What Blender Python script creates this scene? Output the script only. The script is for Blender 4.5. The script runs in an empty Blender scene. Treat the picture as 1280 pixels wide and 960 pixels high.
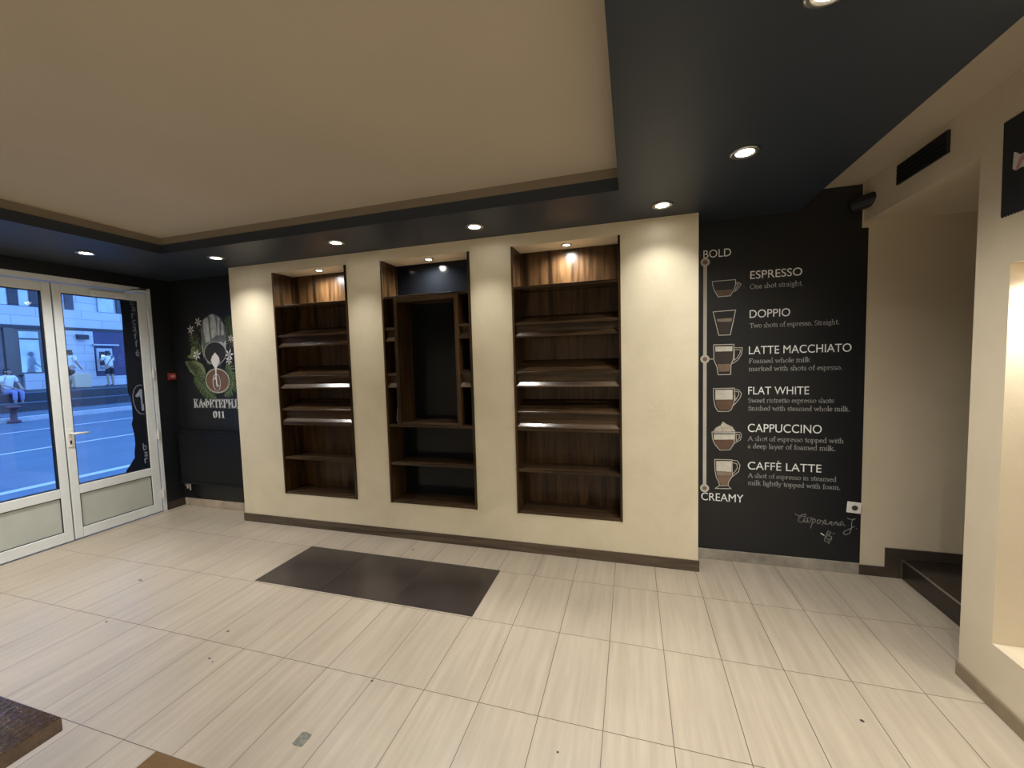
import bpy, bmesh, math, random
from mathutils import Vector, Matrix
random.seed(7)
S = bpy.context.scene
COL = S.collection
PI = math.pi

# ------------------------------------------------------------------ camera, world, exposure
YAW, PITCH, ROLL = -0.28785765, -0.06268850, 0.02720302
CAM = Vector((1.03705, -2.95852, 1.68769)); FPX = 506.1
R_ = Vector((0.958983289, 0.282159765, -0.027146237))
D_ = Vector((-0.008301568, -0.067769498, -0.997666467))
F_ = Vector((-0.283341023, 0.956970826, -0.062647408))
cd = bpy.data.cameras.new('camera'); cam = bpy.data.objects.new('camera', cd); COL.objects.link(cam)
cd.sensor_width = 36.0; cd.lens = FPX / 1280 * 36; cd.clip_start = 0.02; cd.clip_end = 300
m = Matrix((R_, -D_, -F_)).transposed().to_4x4(); m.translation = CAM
cam.matrix_world = m
S.camera = cam
S.view_settings.view_transform = 'Standard'
S.view_settings.look = 'None'
S.view_settings.gamma = 1.0
S.view_settings.use_curve_mapping = False
S.view_settings.exposure = -0.13
W = bpy.data.worlds.new('dusk_sky'); S.world = W; W.use_nodes = True
bg = W.node_tree.nodes['Background']
bg.inputs['Color'].default_value = (0.20, 0.42, 1.0, 1)
bg.inputs['Strength'].default_value = 3.9
LAMP_COL = (1.0, 0.975, 0.92)
SPOT_W = 75.0
REAR_FILL_W = 135.0
NICHE_W = 40.0
CAB_W = 70.0
LENS_E = 40.0

def P(u, v, ax, val):
    """point of the place seen at photo pixel (u, v) on an axis-aligned plane"""
    d = R_ * ((u - 640) / FPX) + D_ * ((v - 480) / FPX) + F_
    i = 'xyz'.index(ax)
    return CAM + d * ((val - CAM[i]) / d[i])

# ------------------------------------------------------------------ materials
def nodes_of(name):
    mt = bpy.data.materials.new(name); mt.use_nodes = True
    nt = mt.node_tree
    return mt, nt, nt.nodes['Principled BSDF']
def N(nt, t, **kw):
    n = nt.nodes.new(t)
    for k, v in kw.items(): setattr(n, k, v)
    return n
def plain(name, col, rough=0.5, metal=0.0, spec=0.5, noise=0.0, nscale=8.0, bump=0.0, coat=0.0):
    mt, nt, b = nodes_of(name)
    b.inputs['Base Color'].default_value = (*col, 1); b.inputs['Roughness'].default_value = rough
    b.inputs['Metallic'].default_value = metal; b.inputs['Specular IOR Level'].default_value = spec
    b.inputs['Coat Weight'].default_value = coat
    tc = N(nt, 'ShaderNodeTexCoord'); nz = N(nt, 'ShaderNodeTexNoise')
    nz.inputs['Scale'].default_value = nscale; nz.inputs['Detail'].default_value = 6
    nt.links.new(tc.outputs['Object'], nz.inputs['Vector'])
    mr = N(nt, 'ShaderNodeMapRange'); mr.inputs['To Min'].default_value = 1 - noise; mr.inputs['To Max'].default_value = 1 + noise
    mr.inputs['From Min'].default_value = .3; mr.inputs['From Max'].default_value = .7
    nt.links.new(nz.outputs['Fac'], mr.inputs['Value'])
    mx = N(nt, 'ShaderNodeVectorMath', operation='SCALE'); mx.inputs[0].default_value = col
    nt.links.new(mr.outputs['Result'], mx.inputs['Scale']); nt.links.new(mx.outputs[0], b.inputs['Base Color'])
    if bump:
        bp = N(nt, 'ShaderNodeBump'); bp.inputs['Strength'].default_value = bump; bp.inputs['Distance'].default_value = .01
        nt.links.new(nz.outputs['Fac'], bp.inputs['Height']); nt.links.new(bp.outputs['Normal'], b.inputs['Normal'])
    return mt
def wood(name, dark, light, axis, rough=0.35, scale=1.0, contrast=(.35, .68), coat=0.0, spec=.3, crough=.12, bump=0.0):
    mt, nt, b = nodes_of(name)
    tc = N(nt, 'ShaderNodeTexCoord'); mp = N(nt, 'ShaderNodeMapping')
    s = [14 * scale] * 3; s['xyz'.index(axis)] = 0.9 * scale
    mp.inputs['Scale'].default_value = s
    nt.links.new(tc.outputs['Object'], mp.inputs['Vector'])
    n1 = N(nt, 'ShaderNodeTexNoise'); n1.inputs['Scale'].default_value = 1.0; n1.inputs['Detail'].default_value = 5; n1.inputs['Distortion'].default_value = 1.2
    nt.links.new(mp.outputs['Vector'], n1.inputs['Vector'])
    n2 = N(nt, 'ShaderNodeTexNoise'); n2.inputs['Scale'].default_value = 6.0; n2.inputs['Detail'].default_value = 4
    nt.links.new(mp.outputs['Vector'], n2.inputs['Vector'])
    ad = N(nt, 'ShaderNodeMath', operation='MULTIPLY_ADD'); ad.inputs[1].default_value = .35
    nt.links.new(n2.outputs['Fac'], ad.inputs[0]); nt.links.new(n1.outputs['Fac'], ad.inputs[2])
    mr = N(nt, 'ShaderNodeMapRange'); mr.inputs['From Min'].default_value = contrast[0] + .17; mr.inputs['From Max'].default_value = contrast[1] + .17
    nt.links.new(ad.outputs[0], mr.inputs['Value'])
    mx = N(nt, 'ShaderNodeMix', data_type='RGBA'); mx.inputs[6].default_value = (*dark, 1); mx.inputs[7].default_value = (*light, 1)
    nt.links.new(mr.outputs['Result'], mx.inputs[0]); nt.links.new(mx.outputs[2], b.inputs['Base Color'])
    b.inputs['Roughness'].default_value = rough; b.inputs['Specular IOR Level'].default_value = spec; b.inputs['Coat Weight'].default_value = coat; b.inputs['Coat Roughness'].default_value = crough
    if bump:
        v = N(nt, 'ShaderNodeTexNoise'); v.inputs['Scale'].default_value = 60; v.inputs['Detail'].default_value = 3; nt.links.new(tc.outputs['Object'], v.inputs['Vector'])
        bp = N(nt, 'ShaderNodeBump'); bp.inputs['Strength'].default_value = bump; bp.inputs['Distance'].default_value = .004
        nt.links.new(v.outputs['Fac'], bp.inputs['Height']); nt.links.new(bp.outputs['Normal'], b.inputs['Normal']); nt.links.new(bp.outputs['Normal'], b.inputs['Coat Normal'])
    return mt
def emit(name, col, strength):
    mt, nt, b = nodes_of(name)
    b.inputs['Base Color'].default_value = (*col, 1)
    b.inputs['Emission Color'].default_value = (*col, 1); b.inputs['Emission Strength'].default_value = strength
    return mt
def glass(name, tint=(1, 1, 1), gloss=0.08):
    mt, nt, b = nodes_of(name)
    nt.nodes.remove(b); out = nt.nodes['Material Output']
    t = N(nt, 'ShaderNodeBsdfTransparent'); t.inputs['Color'].default_value = (*tint, 1)
    g = N(nt, 'ShaderNodeBsdfGlossy'); g.inputs['Roughness'].default_value = .02
    lw = N(nt, 'ShaderNodeFresnel'); lw.inputs['IOR'].default_value = 1.45
    mx = N(nt, 'ShaderNodeMixShader')
    nt.links.new(lw.outputs[0], mx.inputs[0]); nt.links.new(t.outputs[0], mx.inputs[1]); nt.links.new(g.outputs[0], mx.inputs[2])
    nt.links.new(mx.outputs[0], out.inputs['Surface'])
    return mt
def floor_mat():
    mt, nt, b = nodes_of('travertine_tiles')
    tc = N(nt, 'ShaderNodeTexCoord')
    br = N(nt, 'ShaderNodeTexBrick', offset=0.0, squash=1.0)
    br.inputs['Scale'].default_value = 1.0; br.inputs['Mortar Size'].default_value = .0019; br.inputs['Mortar Smooth'].default_value = .2
    br.inputs['Brick Width'].default_value = .3; br.inputs['Row Height'].default_value = .6; br.inputs['Bias'].default_value = 0
    br.inputs['Color1'].default_value = (0, 0, 0, 1); br.inputs['Color2'].default_value = (1, 1, 1, 1); br.inputs['Mortar'].default_value = (.5, .5, .5, 1)
    nt.links.new(tc.outputs['Object'], br.inputs['Vector'])
    # streaks along y, shifted for every tile
    sc = N(nt, 'ShaderNodeVectorMath', operation='SCALE'); sc.inputs['Scale'].default_value = 5.0
    nt.links.new(br.outputs['Color'], sc.inputs[0])
    ad = N(nt, 'ShaderNodeVectorMath', operation='ADD'); nt.links.new(tc.outputs['Object'], ad.inputs[0]); nt.links.new(sc.outputs[0], ad.inputs[1])
    mp = N(nt, 'ShaderNodeMapping'); mp.inputs['Scale'].default_value = (28, 1.5, 1); nt.links.new(ad.outputs[0], mp.inputs['Vector'])
    n1 = N(nt, 'ShaderNodeTexNoise'); n1.inputs['Scale'].default_value = 1; n1.inputs['Detail'].default_value = 7; n1.inputs['Roughness'].default_value = .6
    nt.links.new(mp.outputs['Vector'], n1.inputs['Vector'])
    r1 = N(nt, 'ShaderNodeMapRange'); r1.inputs['From Min'].default_value = .3; r1.inputs['From Max'].default_value = .7
    nt.links.new(n1.outputs['Fac'], r1.inputs['Value'])
    c1 = N(nt, 'ShaderNodeMix', data_type='RGBA'); c1.inputs[6].default_value = (.36, .303, .233, 1); c1.inputs[7].default_value = (.45, .386, .30, 1)
    nt.links.new(r1.outputs['Result'], c1.inputs[0])
    n2 = N(nt, 'ShaderNodeTexNoise'); n2.inputs['Scale'].default_value = 1.1; n2.inputs['Detail'].default_value = 4
    nt.links.new(tc.outputs['Object'], n2.inputs['Vector'])
    r2 = N(nt, 'ShaderNodeMapRange'); r2.inputs['From Min'].default_value = .3; r2.inputs['From Max'].default_value = .7; r2.inputs['To Min'].default_value = .9; r2.inputs['To Max'].default_value = 1.06
    nt.links.new(n2.outputs['Fac'], r2.inputs['Value'])
    c2 = N(nt, 'ShaderNodeVectorMath', operation='SCALE'); nt.links.new(c1.outputs[2], c2.inputs[0]); nt.links.new(r2.outputs['Result'], c2.inputs['Scale'])
    c3 = N(nt, 'ShaderNodeMix', data_type='RGBA'); c3.inputs[7].default_value = (.10, .075, .05, 1)
    nt.links.new(br.outputs['Fac'], c3.inputs[0]); nt.links.new(c2.outputs[0], c3.inputs[6])
    nt.links.new(c3.outputs[2], b.inputs['Base Color'])
    rr = N(nt, 'ShaderNodeMapRange'); rr.inputs['To Min'].default_value = .30; rr.inputs['To Max'].default_value = .42
    nt.links.new(n1.outputs['Fac'], rr.inputs['Value']); nt.links.new(rr.outputs['Result'], b.inputs['Roughness'])
    bp = N(nt, 'ShaderNodeBump', invert=True); bp.inputs['Strength'].default_value = .4; bp.inputs['Distance'].default_value = .002
    nt.links.new(br.outputs['Fac'], bp.inputs['Height']); nt.links.new(bp.outputs['Normal'], b.inputs['Normal'])
    return mt
def plaster(name, c0, c1, rough=(.32, .5)):
    mt, nt, b = nodes_of(name)
    tc = N(nt, 'ShaderNodeTexCoord')
    n1 = N(nt, 'ShaderNodeTexNoise'); n1.inputs['Scale'].default_value = 2.2; n1.inputs['Detail'].default_value = 8; n1.inputs['Roughness'].default_value = .62; n1.inputs['Distortion'].default_value = .6
    nt.links.new(tc.outputs['Object'], n1.inputs['Vector'])
    r1 = N(nt, 'ShaderNodeMapRange'); r1.inputs['From Min'].default_value = .3; r1.inputs['From Max'].default_value = .7; nt.links.new(n1.outputs['Fac'], r1.inputs['Value'])
    mx = N(nt, 'ShaderNodeMix', data_type='RGBA'); mx.inputs[6].default_value = (*c0, 1); mx.inputs[7].default_value = (*c1, 1)
    nt.links.new(r1.outputs['Result'], mx.inputs[0]); nt.links.new(mx.outputs[2], b.inputs['Base Color'])
    r2 = N(nt, 'ShaderNodeMapRange'); r2.inputs['To Min'].default_value = rough[0]; r2.inputs['To Max'].default_value = rough[1]
    nt.links.new(n1.outputs['Fac'], r2.inputs['Value']); nt.links.new(r2.outputs['Result'], b.inputs['Roughness'])
    v = N(nt, 'ShaderNodeTexNoise'); v.inputs['Scale'].default_value = 9; v.inputs['Detail'].default_value = 5; v.inputs['Distortion'].default_value = 1.5
    nt.links.new(tc.outputs['Object'], v.inputs['Vector'])
    bp = N(nt, 'ShaderNodeBump'); bp.inputs['Strength'].default_value = .25; bp.inputs['Distance'].default_value = .006
    nt.links.new(v.outputs['Fac'], bp.inputs['Height']); nt.links.new(bp.outputs['Normal'], b.inputs['Normal'])
    return mt
def blocks(name, c0, c1, mortar, w, h):
    mt, nt, b = nodes_of(name)
    tc = N(nt, 'ShaderNodeTexCoord'); sp = N(nt, 'ShaderNodeSeparateXYZ'); cb = N(nt, 'ShaderNodeCombineXYZ')
    nt.links.new(tc.outputs['Object'], sp.inputs[0]); nt.links.new(sp.outputs['Y'], cb.inputs['X']); nt.links.new(sp.outputs['Z'], cb.inputs['Y'])
    br = N(nt, 'ShaderNodeTexBrick'); br.inputs['Scale'].default_value = 1; br.inputs['Brick Width'].default_value = w; br.inputs['Row Height'].default_value = h
    br.inputs['Mortar Size'].default_value = .012
    br.inputs['Color1'].default_value = (*c0, 1); br.inputs['Color2'].default_value = (*c1, 1); br.inputs['Mortar'].default_value = (*mortar, 1)
    nt.links.new(cb.outputs[0], br.inputs['Vector']); nt.links.new(br.outputs['Color'], b.inputs['Base Color'])
    b.inputs['Roughness'].default_value = .7
    return mt

M = dict(
    floor=floor_mat(),
    plaster=plaster('beige_polished_plaster', (.62, .55, .395), (.71, .635, .475)),
    wallbeige=plaster('beige_wall_paint', (.57, .49, .36), (.63, .545, .41), (.5, .6)),
    ceil=plain('beige_ceiling_paint', (.47, .41, .32), .8, noise=.03, nscale=1.5),
    cove=plain('shade_darkened_cove_beige', (.22, .18, .135), .8),  # beige cove face, with the shade of the shadow gap put into its colour
    black=plain('black_wall_paint', (.0075, .009, .012), .45, noise=.12, nscale=3),
    soffit=plain('black_ceiling_paint', (.021, .029, .044), .5, noise=.08, nscale=2),
    walnut_v=wood('walnut_laminate_upright', (.013, .0066, .0025), (.085, .044, .0175), 'z', .3),
    walnut_h=wood('walnut_laminate_shelf', (.022, .0125, .006), (.085, .05, .025), 'x', .25),
    walnut_edge=wood('glossy_walnut_edging', (.05, .03, .018), (.13, .085, .05), 'x', .28, coat=1.0, spec=.5, crough=.2),
    blackglass=plain('glossy_black_panel', (.005, .006, .008), .14, spec=.18),
    base_wood=wood('dark_wood_look_tile', (.045, .032, .022), (.13, .095, .065), 'x', .5, contrast=(.3, .7)),
    base_pier=plain('brown_skirting_tile', (.22, .165, .105), .5, noise=.15, nscale=12),
    base_dark=plain('dark_skirting_tile', (.05, .038, .028), .4, noise=.25, nscale=10),
    base_light=plain('pale_skirting_tile', (.42, .35, .27), .5, noise=.2, nscale=9),
    concrete=plain('grey_concrete_skirting', (.30, .27, .225), .7, noise=.3, nscale=9, bump=.3),
    dtile=plain('dark_brown_stone_tile', (.036, .027, .024), .28, noise=.35, nscale=2.5),
    steptile=plain('black_brown_step_tile', (.022, .016, .012), .25, noise=.25, nscale=6),
    nosing=plain('bright_metal_nosing', (.6, .57, .5), .35, 1.0),
    pvc=plain('white_pvc', (.79, .83, .85), .35, noise=.03),
    pvcpanel=plain('white_pvc_infill', (.52, .55, .52), .45, noise=.05, nscale=5),
    seal=plain('black_rubber_seal', (.012, .012, .013), .6),
    white=plain('white_plastic', (.8, .79, .75), .35),
    chrome=plain('brushed_metal', (.62, .61, .58), .28, 1.0),
    glass=glass('door_glass', (.93, .96, .98)),
    vinyl=plain('dark_navy_vinyl', (.010, .014, .026), .3),
    vinyltext=plain('pale_blue_vinyl_lettering', (.30, .36, .48), .4),
    vinylpale=plain('dim_blue_vinyl_lettering', (.24, .28, .36), .4),
    chalk=plain('white_wall_paint', (.87, .90, .90), .6, noise=.08, nscale=30),
    chalkdim=plain('grey_chalk_line', (.30, .30, .29), .7, noise=.3, nscale=60),
    scale=plain('cream_painted_line', (.58, .55, .48), .6, noise=.05),
    milk=plain('painted_milk', (.62, .60, .52), .6, noise=.12, nscale=40),
    coffee=plain('painted_coffee', (.13, .075, .05), .6, noise=.12, nscale=40),
    coffee2=plain('painted_light_coffee', (.21, .14, .10), .6, noise=.12, nscale=40),
    coffeed=plain('painted_dark_coffee', (.04, .03, .025), .6, noise=.15, nscale=40),
    crema=plain('painted_crema', (.28, .215, .165), .6, noise=.1, nscale=40),
    foam=plain('painted_whipped_cream', (.52, .49, .41), .6, noise=.35, nscale=90),
    jug1=plain('painted_silver', (.48, .52, .52), .5, noise=.25, nscale=14),
    jug2=plain('painted_dark_silver', (.15, .17, .17), .5, noise=.3, nscale=14),
    jugin=plain('painted_jug_inside', (.028, .027, .027), .5, noise=.2, nscale=10),
    leaf=plain('painted_dark_green', (.075, .12, .055), .6, noise=.35, nscale=22),
    leaf2=plain('painted_olive_green', (.18, .235, .115), .6, noise=.3, nscale=26),
    bean=plain('painted_brown_berries', (.06, .045, .04), .6, noise=.3, nscale=22),
    petal=plain('painted_white_petals', (.82, .80, .80), .6, noise=.1, nscale=22),
    cup=plain('painted_cup_brown', (.15, .085, .06), .6, noise=.15, nscale=14),
    radiator=plain('black_radiator_enamel', (.0045, .0055, .0075), .5, spec=.2),
    red=plain('red_plastic', (.24, .022, .02), .4),
    redlabel=plain('pale_red_label', (.5, .25, .22), .5),
    cloth=plain('black_cloth', (.010, .011, .014), .85, noise=.1, nscale=60),
    pink=plain('dusty_pink_print', (.42, .20, .21), .7),
    pale=plain('pale_grey_print', (.55, .5, .48), .7),
    tape=plain('grey_fabric_tape', (.17, .17, .14), .6, noise=.4, nscale=70),
    tablet=wood('glossy_dark_table_top', (.045, .026, .016), (.10, .062, .038), 'x', .2, contrast=(.3, .7), coat=.8, crough=.08, bump=.35),
    tableo=wood('oak_brown_table_top', (.13, .078, .037), (.19, .12, .06), 'x', .3, contrast=(.3, .7)),
    iron=plain('black_iron', (.02, .02, .02), .45, .6),
    lens=emit('lit_lamp_lens', (1.0, .95, .86), LENS_E),
    ventb=plain('black_vent', (.012, .012, .014), .5),
    asphalt=plain('wet_blue_asphalt', (.095, .15, .20), .5, noise=.12, nscale=1.2),
    roadline=plain('road_marking', (.55, .56, .58), .6),
    kerb=plain('kerb_stone', (.42, .44, .46), .7, noise=.1),
    stone=blocks('limestone_blocks', (.50, .52, .54), (.56, .58, .60), (.30, .31, .33), 1.6, .42),
    darkstone=plain('dark_granite', (.028, .03, .04), .5, noise=.15),
    purple=plain('indigo_wall_panel', (.045, .04, .11), .4, noise=.1, nscale=1.5),
    bronze=plain('dark_bronze_frame', (.13, .10, .085), .4),
    pane=plain('reflecting_shop_pane', (.40, .46, .52), .08, .6, noise=.3, nscale=.9),
    paned=plain('dark_shop_pane', (.05, .06, .08), .08, .3, noise=.4, nscale=.9),
    steel=plain('steel_cash_machine', (.45, .47, .5), .4, .3),
    screen=emit('cash_machine_screen', (.75, .85, .9), 1.2),
    skin=plain('skin', (.42, .27, .2), .55),
    hair=plain('dark_hair', (.02, .016, .014), .6),
    shirt=plain('white_shirt', (.75, .75, .75), .8),
    shorts=plain('black_shorts', (.02, .02, .025), .8),
    trousers=plain('lavender_trousers', (.25, .25, .42), .8),
    bagm=plain('beige_bag', (.56, .46, .32), .7),
    bollard=plain('dark_red_bollard', (.08, .03, .04), .5),
)

# ------------------------------------------------------------------ builders
class MB:
    def __init__(s): s.v = []; s.f = []
    def add(s, vs, fs):
        o = len(s.v); s.v += [tuple(p) for p in vs]; s.f += [tuple(i + o for i in f) for f in fs]; return s
    def box(s, x0, x1, y0, y1, z0, z1):
        return s.add([(x0,y0,z0),(x1,y0,z0),(x1,y1,z0),(x0,y1,z0),(x0,y0,z1),(x1,y0,z1),(x1,y1,z1),(x0,y1,z1)],
                     [(0,3,2,1),(4,5,6,7),(0,1,5,4),(1,2,6,5),(2,3,7,6),(3,0,4,7)])
    def prism(s, poly, ax, a, b):
        """poly: 2-D points in the two other axes (xyz order), extruded along ax from a to b"""
        def p3(p, t):
            q = list(p); q.insert('xyz'.index(ax), t); return q
        n = len(poly)
        return s.add([p3(p, a) for p in poly] + [p3(p, b) for p in poly],
                     [tuple(range(n))[::-1], tuple(range(n, 2*n))] + [(i, (i+1) % n, n+(i+1) % n, n+i) for i in range(n)])
    def tube(s, pts, r, n=10, cap=True):
        pts = [Vector(p) for p in pts]; k = len(pts); rs = r if isinstance(r, (list, tuple)) else [r]*k
        up = Vector((0.13, 0.31, 0.94)); vs = []; fs = []
        for i, p in enumerate(pts):
            d = (pts[min(i+1, k-1)] - pts[max(i-1, 0)]).normalized()
            a = d.cross(up)
            if a.length < .05: a = d.cross(Vector((1, 0, 0)))
            a.normalize(); b = d.cross(a)
            vs += [p + (a*math.cos(2*PI*j/n) + b*math.sin(2*PI*j/n))*rs[i] for j in range(n)]
        for i in range(k-1):
            for j in range(n): fs.append((i*n+j, i*n+(j+1) % n, (i+1)*n+(j+1) % n, (i+1)*n+j))
        if cap: fs += [tuple(range(n))[::-1], tuple(range((k-1)*n, k*n))]
        return s.add(vs, fs)
    def lathe(s, prof, c=(0,0,0), n=24):
        """prof: (r, z) list around a vertical axis"""
        k = len(prof); vs = []; fs = []
        for r, z in prof:
            vs += [(c[0]+r*math.cos(2*PI*j/n), c[1]+r*math.sin(2*PI*j/n), c[2]+z) for j in range(n)]
        for i in range(k-1):
            for j in range(n): fs.append((i*n+j, i*n+(j+1) % n, (i+1)*n+(j+1) % n, (i+1)*n+j))
        fs += [tuple(range(n))[::-1], tuple(range((k-1)*n, k*n))]
        return s.add(vs, fs)
    def build(s, name, mat, parent=None, bevel=0, smooth=False, loc=None):
        me = bpy.data.meshes.new(name); me.from_pydata(s.v, [], s.f)
        bm = bmesh.new(); bm.from_mesh(me); bmesh.ops.recalc_face_normals(bm, faces=bm.faces); bm.to_mesh(me); bm.free()
        o = bpy.data.objects.new(name, me); COL.objects.link(o)
        if mat: me.materials.append(mat)
        if smooth:
            for p in me.polygons: p.use_smooth = True
        if bevel:
            md = o.modifiers.new('bevel', 'BEVEL'); md.width = bevel; md.segments = 2; md.limit_method = 'ANGLE'
        if parent: o.parent = parent
        if loc: o.location = loc
        return o
def box(*a): return MB().box(*a)
def thing(name, label, cat, loc=(0,0,0), group=None, rz=0):
    o = bpy.data.objects.new(name, None); COL.objects.link(o); o.location = loc; o.rotation_euler = (0,0,rz)
    o.empty_display_size = .1
    o['label'] = label; o['category'] = cat
    if group: o['group'] = group
    return o
def tag(o, label, cat, group=None):
    o['label'] = label; o['category'] = cat
    if group: o['group'] = group
    return o
def struct(o, label=None):
    o['kind'] = 'structure'
    if label: o['label'] = label
    return o
def copy_tree(o, parent=None):
    c = o.copy(); COL.objects.link(c)
    if parent: c.parent = parent
    for ch in list(o.children): copy_tree(ch, c)
    return c

# ------------------------------------------------------------------ the room shell
YP, YB = .36, .60           # face of the beige panel, face of the wall behind it
ZS, ZC = 2.72, 2.86         # underside of the black border ceiling, beige ceiling
XL, XR = -4.27, 2.64
struct(box(-4.45, 4.7, -5.4, .80, -.12, 0).build('floor', M['floor']))
fl = S.objects['floor']
for x_, y_, r_ in ((-.299,-1.217,.008),(-1.448,-1.103,.009),(-1.324,-1.314,.008),(-1.28,-1.33,.005),(-2.357,-1.234,.009),(-2.75,-.803,.012),(-2.72,-.81,.008),(2.03,-.85,.009),(.72,-1.35,.006),(-.86,.17,.010)):
    MB().lathe([(r_, 0), (r_*.7, .0008)], (x_, y_, .0002), 7).build('dirt_speck', M['base_dark'], fl)
struct(box(-4.47, 4.7, -5.4, .80, ZC, ZC+.1).build('ceiling', M['ceil']))
b = MB().box(-4.47, 2.23, -.263, .80, ZS, 2.80).box(-4.47, -3.04, -5.4, -.263, ZS, 2.80).box(.97, 2.23, -5.4, -.263, ZS, 2.80).box(-3.04, .97, -5.4, -4.4, ZS, 2.80)
struct(b.build('ceiling_border', M['soffit']))
b = MB().box(-4.47, 2.23, -.263, .80, 2.80, ZC).box(-4.47, -3.04, -5.4, -.263, 2.80, ZC).box(.97, 2.23, -5.4, -.263, 2.80, ZC).box(-3.04, .97, -5.4, -4.4, 2.80, ZC)
struct(b.build('trim_1', M['cove']))
struct(box(XR, 4.7, -.41, YB, 2.59, ZC).build('ceiling_lower', M['wallbeige']))
b = MB().box(-4.47, XL, .40, .80, 0, ZS).box(-4.47, XL, -1.32, .40, 2.60, ZS).box(-4.47, XL, -5.4, -1.32, 0, ZS)
struct(b.build('wall_left', M['black']))
struct(box(XL, -3.0, YB, .80, 0, ZS).build('wall_back_left', M['black']))
b = box(1.5, 4.7, YB, .80, 0, ZC)
struct(b.build('wall_back_right', M['wallbeige']))
struct(box(-3.0, 1.5, .70, .80, 0, ZS).build('wall_back_middle', M['black']))
struct(box(-4.47, 4.7, -5.5, -5.4, -.12, 2.96).build('wall_front', M['wallbeige']))
struct(box(4.7, 4.8, -5.4, .80, 0, 2.96).build('wall_far_right', M['wallbeige']))
# beige panel with three tall openings, its side returns and the plaster tops of the openings
OPEN = [(-2.4525, -1.5625), (-1.1875, -.2985), (.0755, .9605)]
Z0, Z1 = .342, 2.622
b = MB()
xs = [-3.025] + [x for o in OPEN for x in o] + [1.52]
for i in range(0, 8, 2): b.box(xs[i], xs[i+1], YP, YP+.03, 0, ZS)
for x0, x1 in OPEN:
    b.box(x0, x1, YP, YP+.03, 0, Z0); b.box(x0, x1, YP, YP+.03, Z1, ZS)
    b.box(x0, x1, YP+.03, .70, Z1, Z1+.03)
b.box(-3.025, -2.995, YP+.03, .70, 0, ZS).box(1.49, 1.52, YP+.03, .60, 0, ZS)
struct(b.build('wall_panel', M['plaster']))
# wall on the right with a lit recess, thick pier
b = MB()
NY0, NY1, NZ0, NZ1, ND = -1.65, -.60, .30, 2.045, .22
b.box(XR, 3.1, NY1, -.41, 0, ZC).box(XR, 3.1, -5.4, NY0, 0, ZC).box(XR, 3.1, NY0, NY1, 0, NZ0).box(XR, 3.1, NY0, NY1, NZ1, ZC).box(XR+ND, 3.1, NY0, NY1, NZ0, NZ1)
struct(b.build('wall_right', M['wallbeige']))
# skirtings
def base_run(name, mat, pieces):
    b = MB()
    for p in pieces: b.box(*p)
    return struct(b.build(name, mat, bevel=.002))
segs = []
x = -3.035
while x < 1.53:
    e = min(x + .6, 1.53); segs.append((x, e - .002, YP-.010, YP, 0, .088)); x = e
base_run('baseboard_panel', M['base_wood'], segs)
base_run('baseboard_back_right', M['concrete'], [(1.53, 2.66, YB-.014, YB, 0, .083)])
base_run('baseboard_corner', M['base_dark'], [(2.66, 2.82, YB-.012, YB, 0, .075), (2.82, 2.92, YB-.012, YB, 0, .222), (2.92, 4.7, YB-.012, YB, .145, .222)])
base_run('baseboard_back_left', M['base_light'], [(-4.256+i*.31, -4.256+(i+1)*.31-.003, YB-.012, YB, 0, .088) for i in range(4)])
base_run('baseboard_left', M['base_dark'], [(XL, XL+.012, .405, YB-.013, 0, .09), (XL, XL+.012, -5.4, -1.34, 0, .09)])
base_run('baseboard_right', M['base_pier'], [(XR-.012, XR, -.41-.6*(i+1)+.002, -.41-.6*i, 0, .07) for i in range(8)])
# step up to the stair landing behind the pier
st = box(2.92, 4.7, -.405, YB-.013, 0, .145).build('step_platform', M['steptile'], bevel=.004); struct(st)
box(2.917, 2.925, -.40, YB-.02, .139, .1485).build('nosing_strip', M['nosing'], st)

# ------------------------------------------------------------------ shelving set into the panel
W2, DEP, H = .4425, .262, 2.276
T = .018
def tier_shelf(x0, x1, zu, rise, parent, mh):
    o = MB().prism([(0.004, zu-.020), (0.0, zu-.004), (.004, zu), (DEP-.018, zu+rise), (DEP-.018, zu+rise-.020)], 'x', x0, x1).build('slanted_shelf', mh, parent)
    return o
def tier_riser(x0, x1, za, zb, parent, mh):
    return box(x0, x1, .040, .054, za, zb).build('riser_board', mh, parent)
def tier_lip(x0, x1, zl, parent, mh, inset=.022, rise=.031):
    vs = []
    prof = [(0, zl-.012), (0, zl), (.026, zl+rise), (.040, zl+rise+.002), (.040, zl-.012)]
    n = len(prof)
    for xx, sg in ((x0, 1), (x1, -1)):
        for i, (y, z) in enumerate(prof):
            vs.append((xx + sg*(inset if i in (2, 3) else 0), y, z))
    fs = [tuple(range(n)), tuple(range(n, 2*n))] + [(i, (i+1) % n, n+(i+1) % n, n+i) for i in range(n)]
    return MB().add(vs, fs).build('ledge_lip', mh, parent)
def flat_shelf(x0, x1, zt, parent, th=.022, y0=0.0, name='shelf'):
    return box(x0, x1, y0, DEP-.014, zt-th, zt).build(name, M['walnut_h'], parent, bevel=.003)
def carcass(t, back):
    for sx in (-1, 1):
        xa, xb = sorted((sx*W2, sx*(W2-T)))
        box(xa, xb, -.012, DEP, 0, H).build('side_panel', M['walnut_v'], t, bevel=.002)
    box(-W2+T, W2-T, DEP-.014, DEP, 0, H).build('back_panel', back, t)
    box(-W2+T, W2-T, -.004, DEP-.014, 0, .024).build('bottom_board', M['walnut_h'], t, bevel=.003)
def z_(z): return z - Z0 - .002
X0, X1 = -W2+T, W2-T
TIERS = [(1.988, 1.876, .075), (1.574, 1.456, .095), (1.236, 1.108, .08)]
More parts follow.
